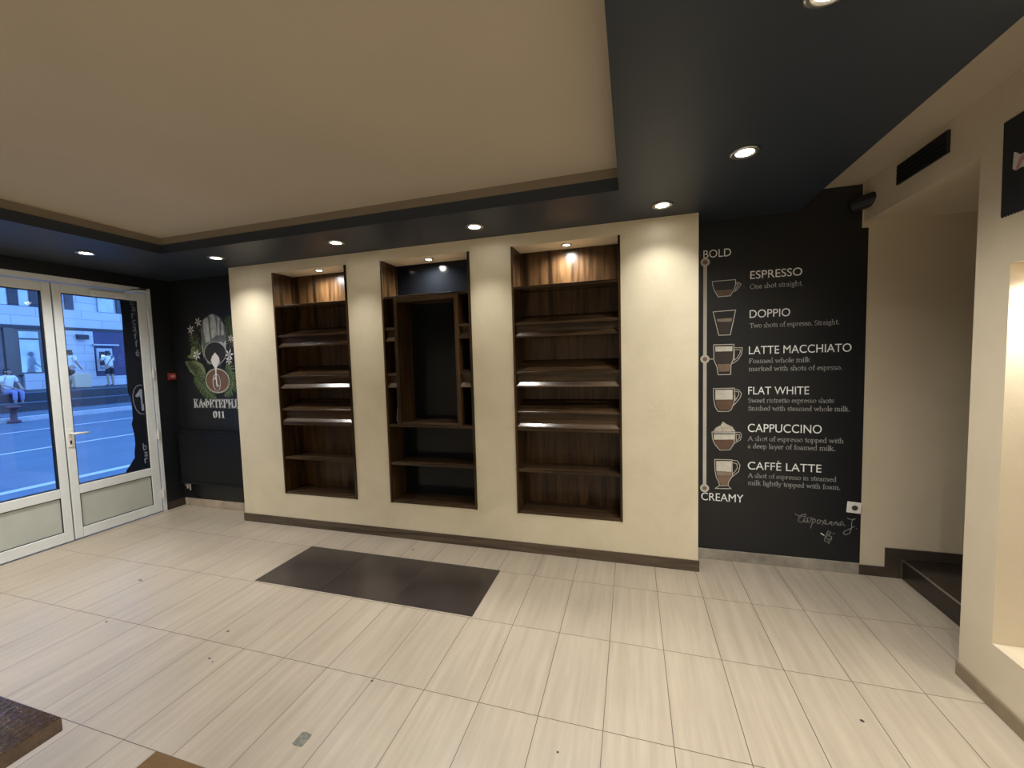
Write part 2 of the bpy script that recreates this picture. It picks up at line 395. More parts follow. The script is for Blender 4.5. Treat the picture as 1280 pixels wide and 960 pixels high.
def shelving(label, xc):
    t = thing('shelving_unit', label, 'shelf unit', (xc, YP, Z0+.002), 'built-in shelving units in the beige wall')
    carcass(t, M['walnut_v'])
    flat_shelf(X0, X1, z_(2.290), t)
    flat_shelf(X0, X1, z_(1.092), t, .024)
    flat_shelf(X0, X1, z_(.734), t, .024)
    for zu, zl, rise in TIERS:
        tier_shelf(X0, X1, z_(zu), rise, t, M['walnut_h'])
        tier_riser(X0, X1, z_(zl)+.0, z_(zu)-.008, t, M['walnut_h'])
        tier_lip(X0, X1, z_(zl), t, M['walnut_h' if zl > 1.7 else 'walnut_edge'], .022, .031 if zl > 1.2 else .0265)
    return t
first = shelving('walnut built-in shelving with slanted tiers, nearest the glass doors, left of the black-backed unit', (OPEN[0][0]+OPEN[0][1])/2)
second = copy_tree(first); second.location.x = (OPEN[2][0]+OPEN[2][1])/2
second['label'] = 'walnut built-in shelving with slanted tiers, nearest the black coffee menu wall'
t = thing('display_cabinet', 'middle built-in walnut unit with black back and tall framed recess between narrow cubbies', 'shelf unit', ((OPEN[1][0]+OPEN[1][1])/2, YP, Z0+.002), 'built-in shelving units in the beige wall')
carcass(t, M['blackglass'])
flat_shelf(X0, X1, z_(2.292), t)
flat_shelf(X0, X1, z_(1.100), t, .026)
flat_shelf(X0, X1, z_(.732), t, .022)
FX, FT = .322, .036
fr = box(-FX, -FX+FT, -.010, DEP-.014, z_(1.100), z_(2.270)).build('recess_frame', M['walnut_v'], t, bevel=.002)
box(FX-FT, FX, -.010, DEP-.014, z_(1.100), z_(2.270)).build('recess_frame', M['walnut_v'], t, bevel=.002)
box(-FX+FT, FX-FT, -.010, DEP-.014, z_(2.235), z_(2.270)).build('recess_frame', M['walnut_h'], t, bevel=.002)
box(-FX+FT, FX-FT, -.006, DEP-.014, z_(1.1005), z_(1.120)).build('recess_frame', M['walnut_h'], t, bevel=.002)
for xa, xb in ((X0, -FX), (FX, X1)):
    for zu, zl in ((2.004, 1.888), (1.577, 1.457)):
        tier_shelf(xa, xb, z_(zu), .05, t, M['walnut_h'])
        tier_riser(xa, xb, z_(zl), z_(zu)-.008, t, M['walnut_h'])
        tier_lip(xa, xb, z_(zl), t, M['walnut_h' if zl > 1.7 else 'walnut_edge'], .008)
cb = MB().tube([(-.36, .10, z_(1.34)), (-.372, .06, z_(1.22)), (-.36, .03, z_(1.14)), (-.335, .015, z_(1.108))], .0025, 6).build('loose_cable', M['chalkdim'], t, smooth=True)

# ------------------------------------------------------------------ lamps
def spot(name, label, loc, watts, group, rad=.042, beam=150):
    t = thing(name, label, 'ceiling light', loc, group)
    ring = MB().lathe([(rad*.80, 0), (rad*1.25, 0), (rad*1.32, -.004), (rad*1.15, -.010), (rad*.86, -.008), (rad*.80, -.003)], n=28)
    ring.build('trim_ring', M['chrome'], t, smooth=True)
    MB().lathe([(rad*.80, -.001), (rad*.82, -.004), (rad*.5, -.0075), (.002, -.0085)], n=24).build('lens', M['lens'], t, smooth=True)
    ld = bpy.data.lights.new('lamp_light', 'SPOT'); ld.energy = watts; ld.color = LAMP_COL; ld.shadow_soft_size = .03
    ld.spot_size = math.radians(beam); ld.spot_blend = 1.0
    lo = bpy.data.objects.new('lamp_light', ld); COL.objects.link(lo); lo.parent = t; lo.location = (0, 0, -.02)
    return t
G1 = 'recessed spotlights in the black ceiling border'
for (x, y), lab, k_, bm_ in (
    ((-2.736, .007), 'lit recessed spotlight in the black ceiling above the leaf mural corner', .75, 125),
    ((-1.378, .013), 'lit recessed spotlight above the gap between left shelving and black-backed unit', .46, 92),
    ((-.124, .052), 'lit recessed spotlight above the gap between black-backed unit and right shelving', .46, 92),
    ((1.251, .097), 'lit recessed spotlight above the right end of the beige panel', .44, 118),
    ((-3.569, -.525), 'lit recessed spotlight in the black ceiling above the glass doors', 1.0, 140),
    ((1.608, -.536), 'lit recessed spotlight in the wide black ceiling, in front of the coffee menu', 1.25, 150),
    ((1.595, -1.52), 'brightest recessed spotlight cut by the top edge of the photo', 1.25, 150)):
    spot('recessed_spotlight', lab, (x, y, ZS), SPOT_W * k_, G1, .054, bm_)
for i, (x, y) in enumerate(((1.60, -2.5), (1.60, -3.5), (1.6, -4.6), (-3.57, -1.7), (-3.57, -2.9), (-3.57, -4.1), (-2.2, -4.8), (-.3, -4.8))):  # unseen lamps added behind the camera as fill light for the panel
    spot('recessed_spotlight', 'unseen fill spotlight added in the black ceiling border behind the photographer', (x, y, ZS), REAR_FILL_W, 'unseen fill spotlights added behind the photographer')
G2 = 'small spotlights in the tops of the shelving recesses'
for (x, y), lab in (((-1.95, .445), 'small lit spotlight in the top of the left shelving recess'),
                    ((-.742, .465), 'small lit spotlight above the black-backed middle unit'),
                    ((.526, .470), 'small lit spotlight in the top of the right shelving recess')):
    spot('cabinet_spotlight', lab, (x, y, Z1), CAB_W, G2, .034, 172)
spot('niche_spotlight', 'spotlight in the top of the pale recess at the right edge', (XR+.11, -.76, NZ1), NICHE_W, None, .035)

# ------------------------------------------------------------------ glass doors
def door(name, y0, y1, gy0, gy1, hinge_at, handle):
    t = bpy.data.objects.new(name, None); COL.objects.link(t); t.location = (XL, y0, 0); t['kind'] = 'structure'
    def B(ya, yb, xa, xb, za, zb): return (xa, xb, ya - y0, yb - y0, za, zb)
    f = MB()
    f.box(*B(y0, gy0, -.06, .0, .012, 2.535)); f.box(*B(gy1, y1, -.06, .0, .012, 2.535))
    f.box(*B(gy0, gy1, -.06, .0, 2.445, 2.535)); f.box(*B(gy0, gy1, -.06, .0, .455, .545)); f.box(*B(gy0, gy1, -.06, .0, .012, .112))
    f.build('leaf_frame', M['pvc'], t, bevel=.005)
    s = MB()
    for za, zb in ((.545, 2.445), (.112, .455)):
        e = .007
        s.box(*B(gy0, gy0+e, -.05, -.008, za, zb)); s.box(*B(gy1-e, gy1, -.05, -.008, za, zb))
        s.box(*B(gy0+e, gy1-e, -.05, -.008, za, za+e)); s.box(*B(gy0+e, gy1-e, -.05, -.008, zb-e, zb))
    s.build('glazing_seal', M['seal'], t)
    box(*B(gy0+.007, gy1-.007, -.034, -.026, .552, 2.438)).build('glass_pane', M['glass'], t)
    box(*B(gy0+.007, gy1-.007, -.045, -.014, .119, .448)).build('lower_panel', M['pvcpanel'], t)
    for z in (2.287, 1.627, .916, .214):
        b = MB().tube([(.010, hinge_at-y0, z-.055), (.010, hinge_at-y0, z+.055)], .011, 10)
        b.tube([(.010, hinge_at-y0, z-.018), (.010, hinge_at-y0, z-.012)], .013, 10).tube([(.010, hinge_at-y0, z+.012), (.010, hinge_at-y0, z+.018)], .013, 10)
        b.build('hinge', M['white'], t)
    if handle:
        h = box(*B(-.428, -.386, 0, .009, .935, 1.115)).build('handle_plate', M['white'], t, bevel=.003)
        MB().tube([(.006, -.404-y0, 1.068), (.05, -.404-y0, 1.068)], .010, 10).tube([(.05, -.408-y0, 1.068), (.052, -.36-y0, 1.066), (.05, -.285-y0, 1.062)], [.011, .0105, .009], 10).build('lever', M['white'], h, smooth=True)
        MB().prism([(-.412-y0, .962), (-.402-y0, .962), (-.400-y0, .985), (-.399-y0, .995), (-.405-y0, 1.003), (-.413-y0, 1.0), (-.415-y0, .99)], 'x', .0085, .0105).build('keyhole', M['seal'], h)
    return t
d1 = door('door_1', -.436, .348, -.372, .262, .356, True)
d2 = door('door_2', -1.236, -.446, -1.17, -.512, -1.244, False)
f = MB().box(XL-.10, XL-.004, .358, .40, 0, 2.60).box(XL-.10, XL-.004, -1.32, -1.246, 0, 2.60).box(XL-.10, XL-.004, -1.246, .358, 2.545, 2.60)
struct(f.build('trim_2', M['pvc'], bevel=.004))
struct(box(XL-.09, XL-.07, -1.246, .358, 0, .010).build('trim_3', M['chrome']))
# dark astragal between the leaves
box(-.05, -.02, -.0098, -.0002, .012, 2.53).build('meeting_seal', M['seal'], d1)
# door closer arm on the frame
dc = thing('door_closer', 'grey metal door closer arm above the right glass door', 'door closer', (XL, .12, 2.55))
MB().box(0, .045, -.28, .02, -.10, -.045).build('closer_body', M['pvc'], dc, bevel=.006)
MB().tube([(.05, .0, -.04), (.07, .06, .005), (.05, .20, .03)], .007, 8).build('closer_arm', M['chrome'], dc, smooth=True)
MB().box(0, .02, .16, .235, .02, .045).build('arm_bracket', M['chrome'], dc, bevel=.003)

# ------------------------------------------------------------------ flat painting and lettering
def plane_map(ax, val):
    if ax == 'y': return lambda a, c, k: (a, val - .0007*k, c)
    return lambda a, c, k: (val + .0007*k, a, c)
class Paint(MB):
    """flat paint on a wall plane; coordinates are (along, up)"""
    def __init__(s, ax, val, layer=1): super().__init__(); s.map = plane_map(ax, val); s.k = layer
    def poly(s, pts): return s.add([s.map(a, c, s.k) for a, c in pts], [tuple(range(len(pts)))])
    def line(s, pts, w, closed=False):
        pts = [Vector(p) for p in pts]
        if closed: pts = pts + [pts[0]]
        if not isinstance(w, (list, tuple)): w = [w]*len(pts)
        for i in range(len(pts)-1):
            d = pts[i+1]-pts[i]
            if d.length < 1e-6: continue
            n = Vector((-d.y, d.x)).normalized()/2
            s.poly([pts[i]+n*w[i], pts[i+1]+n*w[i+1], pts[i+1]-n*w[i+1], pts[i]-n*w[i]])
        for p, ww in zip(pts, w): s.poly([(p.x+ww/2*math.cos(j*PI/4), p.y+ww/2*math.sin(j*PI/4)) for j in range(8)])
        return s
    def nib(s, pts, nv, thin):
        s.line(pts, thin)
        pts = [Vector(p) for p in pts]; nv = Vector(nv)
        for a, b2 in zip(pts, pts[1:]): s.poly([a-nv, b2-nv, b2+nv, a+nv])
    def ring(s, c, r, w, n=28, rx=1.0):
        s.line([(c[0]+r*rx*math.cos(2*PI*j/n), c[1]+r*math.sin(2*PI*j/n)) for j in range(n)], w, True)
    def disc(s, c, r, n=28, rx=1.0): return s.poly([(c[0]+r*rx*math.cos(2*PI*j/n), c[1]+r*math.sin(2*PI*j/n)) for j in range(n)])
def text_sans(name, body, x0, x1, zb, cap, ax, val, layer, mat, parent, bold=0.0):
    """lettering with the built-in font: baseline zb, capital height cap, from x0 to x1"""
    cu = bpy.data.curves.new('t', 'FONT'); cu.body = body; cu.offset = 0
    ob = bpy.data.objects.new('t', cu); COL.objects.link(ob)
    dg = bpy.context.evaluated_depsgraph_get()
    me = bpy.data.meshes.new_from_object(ob.evaluated_get(dg))
    bpy.data.objects.remove(ob)
    cu2 = bpy.data.curves.new('t', 'FONT'); cu2.body = 'E'; ob = bpy.data.objects.new('t', cu2); COL.objects.link(ob)
    dg = bpy.context.evaluated_depsgraph_get(); me2 = bpy.data.meshes.new_from_object(ob.evaluated_get(dg)); bpy.data.objects.remove(ob)
    caph = max(v.co.y for v in me2.vertices)
    xa = min(v.co.x for v in me.vertices); xb = max(v.co.x for v in me.vertices)
    mp = plane_map(ax, val)
    for v in me.vertices:
        v.co = mp(x0 + (v.co.x-xa)/(xb-xa)*(x1-x0), zb + v.co.y/caph*cap, layer)
    me.name = name; me.materials.clear(); me.materials.append(mat)
    o = bpy.data.objects.new(name, me); COL.objects.link(o); o.parent = parent
    o.matrix_parent_inverse = Matrix.Translation(-parent.location)
    return o
def pb(p, name, mat, parent):
    o = p.build(name, mat, parent); o.matrix_parent_inverse = Matrix.Translation(-parent.location); return o
def arc(cx, cy, rx, ry, a0, a1, n=9):
    return [(cx+rx*math.cos(math.radians(a0+(a1-a0)*i/(n-1))), cy+ry*math.sin(math.radians(a0+(a1-a0)*i/(n-1)))) for i in range(n)]
SF = .13
def sf(x, y, w=SF): return [(x-w, y), (x+w, y)]
GL = {   # (advance, strokes): x-height 1, capitals 1.45, ascenders 1.6
 ' ': (.5, []), '.': (.4, [[(.12, .10), (.26, .10)], [(.12, .02), (.26, .02)]]),
 'a': (.95, [arc(.36, .70, .26, .28, 160, 0) + [(.62, .1), (.72, .02), (.8, .06)], arc(.36, .27, .27, .27, 60, 330)]),
 'c': (.85, [arc(.45, .5, .36, .5, 45, 318, 13)]),
 'd': (1.05, [arc(.42, .48, .33, .48, 50, 320, 13), [(.75, 1.6), (.75, .02), (.88, 0)], [(.6, 1.55), (.75, 1.6)]]),
 'e': (.9, [[(.12, .55), (.78, .62)] + arc(.45, .5, .35, .5, 20, 320, 15)]),
 'f': (.65, [arc(.52, 1.3, .2, .3, 60, 180) + [(.32, 0)], [(.08, .97), (.6, .97)], sf(.32, 0, .2)]),
 'g': (.95, [arc(.42, .62, .28, .36, 0, 360, 15), arc(.42, -.2, .34, .3, 80, 440, 15), [(.62, .9), (.85, 1.0)]]),
 'h': (1.1, [[(.2, 1.6), (.2, 0)], [(.2, .7)] + arc(.5, .68, .3, .3, 150, 0) + [(.8, 0)], sf(.2, 0), sf(.8, 0), [(.05, 1.55), (.2, 1.6)]]),
 'i': (.5, [[(.08, .93), (.24, 1.0), (.24, 0)], sf(.24, 0), [(.22, 1.42), (.26, 1.42)]]),
 'k': (1.05, [[(.2, 1.6), (.2, 0)], [(.22, .45), (.75, .98)], [(.38, .6), (.85, 0)], sf(.2, 0), sf(.85, 0), sf(.72, .98)]),
 'l': (.5, [[(.08, 1.55), (.24, 1.6), (.24, 0)], sf(.24, 0)]),
 'm': (1.65, [[(.05, .93), (.2, 1.0), (.2, 0)], [(.2, .7)] + arc(.5, .7, .27, .3, 150, 0) + [(.77, 0)], [(.77, .7)] + arc(1.07, .7, .27, .3, 150, 0) + [(1.34, 0)], sf(.2, 0), sf(.77, 0), sf(1.34, 0)]),
 'n': (1.1, [[(.05, .93), (.2, 1.0), (.2, 0)], [(.2, .7)] + arc(.5, .68, .3, .3, 150, 0) + [(.8, 0)], sf(.2, 0), sf(.8, 0)]),
 'o': (1.0, [arc(.48, .5, .37, .5, 0, 360, 19)]),
 'p': (1.05, [[(.05, .93), (.2, 1.0), (.2, -.5)], arc(.5, .5, .34, .48, 140, -140, 13), sf(.2, -.5)]),
 'r': (.75, [[(.05, .93), (.2, 1.0), (.2, 0)], [(.2, .65), (.4, .92), (.62, .95)], sf(.2, 0)]),
 's': (.75, [arc(.36, .74, .24, .25, 30, 270, 9) + arc(.36, .25, .26, .25, 90, -150, 9)]),
 't': (.65, [[(.28, 1.3), (.28, .15), (.4, .02), (.6, .08)], [(.05, .97), (.56, .97)]]),
 'w': (1.5, [[(.1, .98), (.4, .02), (.72, .95)], [(.72, .95), (1.02, .02), (1.35, .98)], sf(.12, .98), sf(1.33, .98)]),
 'y': (1.0, [[(.12, .98), (.48, .05)], [(.88, .98), (.35, -.45), (.15, -.45)], sf(.14, .98), sf(.86, .98)]),
 'A': (1.4, [[(.1, 0), (.68, 1.47)], [(.68, 1.47), (1.25, 0)], [(.34, .5), (1.02, .5)], sf(.12, 0), sf(1.22, 0)]),
 'F': (1.1, [[(.25, 1.45), (.25, 0)], [(.25, 1.42), (.95, 1.42), (.97, 1.2)], [(.25, .76), (.75, .76)], sf(.25, 0, .17)]),
 'O': (1.55, [arc(.74, .72, .62, .74, 0, 360, 21)]),
 'S': (1.0, [arc(.5, 1.08, .33, .36, 30, 270, 10) + arc(.5, .36, .37, .37, 90, -150, 10)]),
 'T': (1.2, [[(.6, 1.43), (.6, 0)], [(.06, 1.2), (.1, 1.42), (1.1, 1.42), (1.14, 1.2)], sf(.6, 0, .17)]),
}
SFB = .3
GL.update({   # bold serif capitals for the wall name
 'К': (1.5, [[(.35, 1.45), (.35, 0)], [(.4, .72), (.75, .85), (1.1, 1.4)], [(.6, .8), (1.2, .05)], sf(.35, 0, SFB), sf(.35, 1.45, SFB), sf(1.2, 0, .25), sf(1.12, 1.43, .2)]),
 'А': (1.5, [[(.2, 0), (.75, 1.47)], [(.75, 1.47), (1.25, 0)], [(.4, .45), (1.05, .45)], sf(.2, 0, .24), sf(1.25, 0, .28)]),
 'Ф': (1.75, [[(.85, 1.45), (.85, 0)], arc(.85, .74, .68, .45, 0, 360, 21), sf(.85, 0, SFB), sf(.85, 1.45, SFB)]),
 'Е': (1.35, [[(.35, 1.45), (.35, 0)], [(.1, 1.43), (1.1, 1.43), (1.12, 1.1)], [(.35, .75), (.85, .75)], [(.85, .95), (.85, .55)], [(.1, .02), (1.12, .02), (1.16, .38)]]),
 'Т': (1.4, [[(.7, 1.43), (.7, 0)], [(.12, 1.1), (.16, 1.42), (1.24, 1.42), (1.28, 1.1)], sf(.7, 0, SFB)]),
 'Р': (1.35, [[(.35, 1.45), (.35, 0)], [(.35, 1.43), (.7, 1.43)] + arc(.7, 1.05, .42, .38, 90, -90) + [(.35, .67)], sf(.35, 0, SFB), sf(.2, 1.45, .15)]),
 'И': (1.65, [[(.35, 1.45), (.35, 0)], [(1.25, 1.45), (1.25, 0)], [(.35, .15), (1.25, 1.3)], sf(.35, 0, SFB), sf(.35, 1.45, SFB), sf(1.25, 0, SFB), sf(1.25, 1.45, SFB)]),
 'Ј': (1.0, [[(.6, 1.45), (.6, .3), (.45, .05), (.2, .05), (.1, .25)], sf(.6, 1.45, SFB)]),
 '0': (1.1, [arc(.5, .72, .36, .72, 0, 360, 21)]),
 '1': (.95, [[(.15, 1.2), (.48, 1.45), (.48, 0)], sf(.48, 0, .28)]),
})
def text_serif(name, body, x0, x1, zb, xh, ax, val, layer, mat, parent, nibw=.11, thin=.15):
    adv = sum(GL[c][0] for c in body)
    sx = (x1-x0)/adv
    p = Paint(ax, val, layer); x = x0
    for c in body:
        a, st = GL[c]
        for s_ in st:
            p.nib([(x+px*sx, zb+py*xh) for px, py in s_], (nibw*sx, nibw*.28*xh), thin*(sx+xh)/2)
        x += a*sx
    return pb(p, name, mat, parent)

# ------------------------------------------------------------------ the coffee menu painted on the wall
YM = YB - .002
mm = thing('menu_mural', 'black wall mural listing six coffees with cup drawings from bold to creamy', 'mural', (2.1, YM, .085))
g = box(-.58, .53, -.0004, .0018, 0, 2.465).add([], [])
g = MB().prism([(1.521, .084), (2.668, .084), (2.668, 2.552), (2.628, 2.552), (2.628, 2.858), (1.521, 2.858)], 'y', YM, YB-.0002)
pb(g, 'painted_ground', M['black'], mm)
def Q(u, v): p = P(u, v, 'y', YM); return (p.x, p.z)
def crop(ox, oy, s): return lambda pts: [Q(ox + x/s, oy + y/s) for x, y in pts]
p = Paint('y', YM, 1); p.line([(1.602, .59), (1.602, 2.405)], .026)
sl = pb(p, 'scale_line', M['scale'], mm)
for z in (.588, 1.641, 2.405):
    p = Paint('y', YM, 2); p.disc((1.602, z), .034); pb(p, 'scale_marker', M['scale'], sl)
    p = Paint('y', YM, 3); p.disc((1.602, z), .017); pb(p, 'marker_dot', M['coffee2'], sl)
p = Paint('y', YM, 2); p.line([(1.636, 1.641), (1.66, 1.641)], .008); pb(p, 'marker_dash', M['scale'], sl)
HEAD = [('BOLD', (879.2, 322), (913.8, 320.8), 9.6), ('ESPRESSO', (937.8, 348.3), (1002.6, 344.5), 9.6), ('DOPPIO', (937, 397.2), (987.6, 395.2), 9.6),
        ('LATTE MACCHIATO', (936, 442.2), (1064.2, 440), 9.6), ('FLAT WHITE', (935.2, 492.8), (1011.2, 493), 9.4), ('CAPPUCCINO', (934.7, 540.5), (1027, 541), 10),
        ('CAFFÈ LATTE', (934.7, 587), (1026.7, 590.2), 9.4), ('CREAMY', (876.5, 625.3), (929.2, 627.8), 9.4)]
for body, a, c, cp in HEAD:
    qa, qc = Q(*a), Q(*c)
    cap = (Q(a[0], a[1]-cp)[1]-qa[1])
    text_sans('menu_heading', body, qa[0], qc[0], (qa[1]+qc[1])/2, cap, 'y', YM, 1, M['chalk'], mm)
SUB = [('One shot straight.', (937.3, 361.3), (1004, 356.5)), ('Two shots of espresso. Straight.', (937, 409.5), (1049.3, 405.5)),
       ('Foamed whole milk', (936, 453.8), (1013, 452.5)), ('marked with shots of esprsso.', (936, 463.3), (1053, 462.5)),
       ('Sweet ristretto espresso shots', (935, 502.8), (1042.6, 504)), ('finished with steamed whole milk.', (935, 512.8), (1062.5, 514.3)),
       ('A shot of espresso topped with', (935, 551.2), (1054.8, 553.5)), ('a deep layer of foamed milk.', (934.6, 560.2), (1044.3, 563.3)),
       ('A shot of espresso in steamed', (935, 596.8), (1045.8, 602)), ('milk lightly topped with foam.', (935, 606.2), (1050.5, 611.7))]
for body, a, c in SUB:
    qa, qc = Q(*a), Q(*c)
    text_serif('menu_description', body, qa[0], qc[0], (qa[1]+qc[1])/2, .0235, 'y', YM, 1, M['chalk'], mm)
LW = .0055
def drawing(cr, outline, fills, handles=(), feet=(), lw=LW, closed=True):
    p = Paint('y', YM, 3); p.line(cr(outline), lw, closed)
    for h in handles: p.line(cr(h), lw*.85)
    for h in feet: p.line(cr(h), lw)
    o = pb(p, 'cup_drawing', M['scale'], mm)
    for pts, mat, nm in fills:
        q = Paint('y', YM, 2); q.poly(cr(pts)); pb(q, nm, M[mat], o)
c4 = crop(870, 330, 9.6); c5 = crop(870, 420, 9.6); c8 = crop(880, 520, 9.6)
drawing(c4, [(195,210),(475,188),(472,260),(450,320),(410,382),(265,395),(220,320),(200,260)],
        [([(240,330),(435,315),(425,350),(410,378),(268,390)], 'coffee', 'coffee_fill'), ([(228,322),(440,308),(436,318),(234,334)], 'coffee2', 'crema_fill')], [[(478,225),(520,225),(540,245),(500,300),(462,335)], [(482,240),(510,240),(468,315)]], lw=.0048)
drawing(c4, [(205,575),(475,552),(410,850),(272,855)],
        [([(250,660),(432,648),(424,690),(258,695)], 'crema', 'crema_fill'), ([(259,697),(424,692),(402,832),(282,836)], 'coffeed', 'coffee_fill')])
drawing(c5, [(212,105),(455,100),(450,270),(418,350),(415,460),(265,465),(250,370),(215,290)],
        [([(232,125),(437,123),(435,183),(232,187)], 'milk', 'milk_fill'), ([(232,190),(437,187),(437,285),(415,332),(252,335),(232,290)], 'coffeed', 'coffee_fill'), ([(255,338),(412,334),(398,425),(278,430)], 'coffee2', 'crema_fill')],
        [[(455,142),(555,140),(545,220),(500,290),(440,330)], [(458,165),(535,165),(525,210),(490,265),(458,292),(458,165)]])
drawing(c5, [(208,630),(460,625),(462,700),(455,800),(425,880),(390,905),(265,905),(230,850),(212,760)],
        [([(232,645),(440,643),(440,762),(232,765)], 'milk', 'milk_fill'), ([(235,769),(445,766),(435,840),(400,886),(280,888),(245,840)], 'coffee', 'coffee_fill')],
        [[(460,640),(510,645),(545,690),(530,740),(455,830)], [(464,665),(505,668),(515,700),(470,775),(464,665)]])
drawing(c8, [(95,190),(100,270),(130,340),(190,408),(310,405),(360,330),(370,195)],
        [([(110,185),(140,140),(200,112),(225,65),(262,92),(340,130),(378,187)], 'foam', 'cream_fill'), ([(110,194),(366,194),(364,214),(112,214)], 'chalkdim', 'rim_fill'), ([(115,220),(362,220),(362,282),(118,284)], 'milk', 'milk_fill'), ([(119,287),(362,285),(345,345),(300,392),(200,398),(150,352)], 'coffee', 'coffee_fill')],
        [[(370,195),(430,195),(448,220),(438,285),(360,330)], [(385,218),(422,222),(424,262),(385,300),(385,218)]])
drawing(c8, [(128,520),(335,525),(338,720),(295,790),(288,835),(185,835),(180,800),(145,730),(132,650)],
        [([(145,540),(330,540),(330,670),(148,660)], 'milk', 'milk_fill'), ([(150,663),(330,673),(325,716),(155,716)], 'crema', 'crema_fill'), ([(158,719),(325,719),(282,828),(200,828)], 'coffee2', 'coffee_fill')],
        [[(335,528),(400,538),(432,590),(415,665),(340,728)], [(345,560),(392,572),(400,625),(345,700)]], [[(180,838),(132,868),(325,872),(290,838)]])
c7 = crop(985, 615, 12.8)
w = .0045
SIG = ([(110,350),(180,385),(230,360),(285,355),(275,390),(220,385),(170,420),(165,465),(190,485),(240,480)], [(240,480),(258,430),(265,480),(300,485),(312,430),(318,482),(350,480),(378,420)], [(255,415),(385,412)],
           [(400,430),(385,500),(362,578)], [(392,440),(430,430),(440,460),(415,495),(392,490)], [(470,500),(465,455),(500,440),(520,470),(500,505),(475,500)], [(525,450),(570,480),(545,525)], [(600,440),(565,480),(600,520)], [(600,440),(610,510),(640,520),(680,490)], [(640,520),(690,470),(695,530),(740,520)], [(700,490),(770,495)], [(740,520),(775,470),(785,530),(820,530),(800,500)], [(870,470),(830,490),(840,530),(880,520),(875,475),(885,520),(915,545)],
           [(945,418),(1000,440),(1075,430),(1040,445),(1020,470),(1015,580),(985,660),(930,685),(885,665),(900,625),(985,590),(1065,550)], [(1090,585),(1102,590)],
           [(525,660),(560,685),(600,705),(650,700),(695,710),(700,745),(665,795),(620,800),(580,775),(600,705)], [(640,620),(610,690)], [(640,620),(680,640),(660,690)], [(620,680),(690,650)], [(610,720),(640,770),(690,730)], [(640,800),(660,830)], [(715,668),(745,655)])
for a_, b_ in ((0, 12), (12, 13), (13, 14), (14, len(SIG))):
    p = Paint('y', YM, 1)
    for s_ in SIG[a_:b_]: p.line(c7(s_), w)
    pb(p, 'chalk_signature', M['chalkdim'], mm)
p = Paint('y', YM, 2); p.line(c7([(525,660),(572,690)]), .007); pb(p, 'chalk_signature', M['chalk'], mm)
# wall socket near the right edge of the mural
sk = thing('wall_socket', 'white power socket plate low on the black menu wall', 'socket', (2.622, YM, .508))
b = MB().box(-.045, .045, -.010, -.0005, -.042, .042).build('face_plate', M['white'], sk, bevel=.004)
sk.rotation_euler = (0, math.radians(4), 0)
MB().tube([(0.002, -.0105, 0), (.002, -.012, 0)], .022, 20).build('socket_rim', M['pvcpanel'], sk)
b = MB().tube([(.002, -.0122, 0), (.002, -.0135, 0)], .018, 18); b.build('socket_well', M['base_dark'], sk)

# ------------------------------------------------------------------ the leaf and jug mural on the left
YL = YB - .0005
lm = thing('logo_mural', 'wall painting of a milk jug pouring into a coffee cup among green leaves', 'mural', (-3.62, YL, 1.0))
def QL(u, v): p_ = P(u, v, 'y', YL); return (p_.x, p_.z)
def cropL(ox, oy, s): return lambda pts: [QL(ox + x/s, oy + y/s) for x, y in pts]
k3 = cropL(225, 380, 12.0); k4 = cropL(225, 440, 9.6)
def leaf_fern(cr, pts, w, n, mat):
    """a frond: a spine with paired leaflets; returns body and lighter ribs"""
    pts = [Vector(q) for q in cr(pts)]
    L = [0]
    for a, b2 in zip(pts, pts[1:]): L.append(L[-1] + (b2-a).length)
    def at_(t):
        d = t*L[-1]
        for i in range(len(pts)-1):
            if d <= L[i+1] + 1e-9:
                return pts[i].lerp(pts[i+1], (d-L[i])/(L[i+1]-L[i])), (pts[i+1]-pts[i]).normalized()
        return pts[-1], (pts[-1]-pts[-2]).normalized()
    body = Paint('y', YL, 1); ribs = Paint('y', YL, 2)
    for i in range(n):
        t = (i+.3)/n; c, d = at_(t); nrm = Vector((-d.y, d.x)); ww = w*math.sin(PI*min(1, .18+.82*t))**.6
        for sg in (1, -1):
            tip = c + nrm*sg*ww + d*ww*.55
            h = L[-1]/n*.85
            body.poly([c-d*h*.5, c+d*h*.6, tip+d*h*.25, tip-d*h*.2])
            ribs.line([c, c.lerp(tip, .85)], .004)
    body.line(pts, .012); ribs.line(pts, .006)
    o = pb(body, 'painted_leaf', M['leaf'], lm); pb(ribs, 'leaf_vein', M['leaf2'], o)
def leaf_broad(cr, pts):
    q = Paint('y', YL, 1); q.poly(cr(pts)); o = pb(q, 'painted_leaf', M['leaf2'], lm)
    v = Paint('y', YL, 2); v.line(cr([pts[0], pts[len(pts)//2]]), .005); pb(v, 'leaf_vein', M['leaf'], o)
leaf_broad(k3, [(75,870),(150,850),(240,850),(330,900),(370,960),(390,1060),(330,1090),(220,1080),(150,1010)])
leaf_broad(k3, [(110,790),(160,760),(170,660),(230,600),(320,620),(330,720),(240,830),(150,820)])
leaf_fern(k4, [(175,300),(240,380),(310,460),(400,550),(440,555)], .085, 13, 0)
leaf_fern(k4, [(560,140),(610,220),(640,330),(620,440),(540,530)], .09, 13, 0)
leaf_fern(k3, [(650,620),(680,480),(700,360),(740,240),(760,180)], .10, 11, 0)
leaf_fern(k3, [(800,640),(790,520),(770,400),(745,300)], .08, 8, 0)
leaf_fern(k3, [(330,700),(260,640),(200,560),(160,450)], .07, 8, 0)
leaf_fern(k4, [(100,120),(170,200),(230,260),(300,320)], .07, 8, 0)
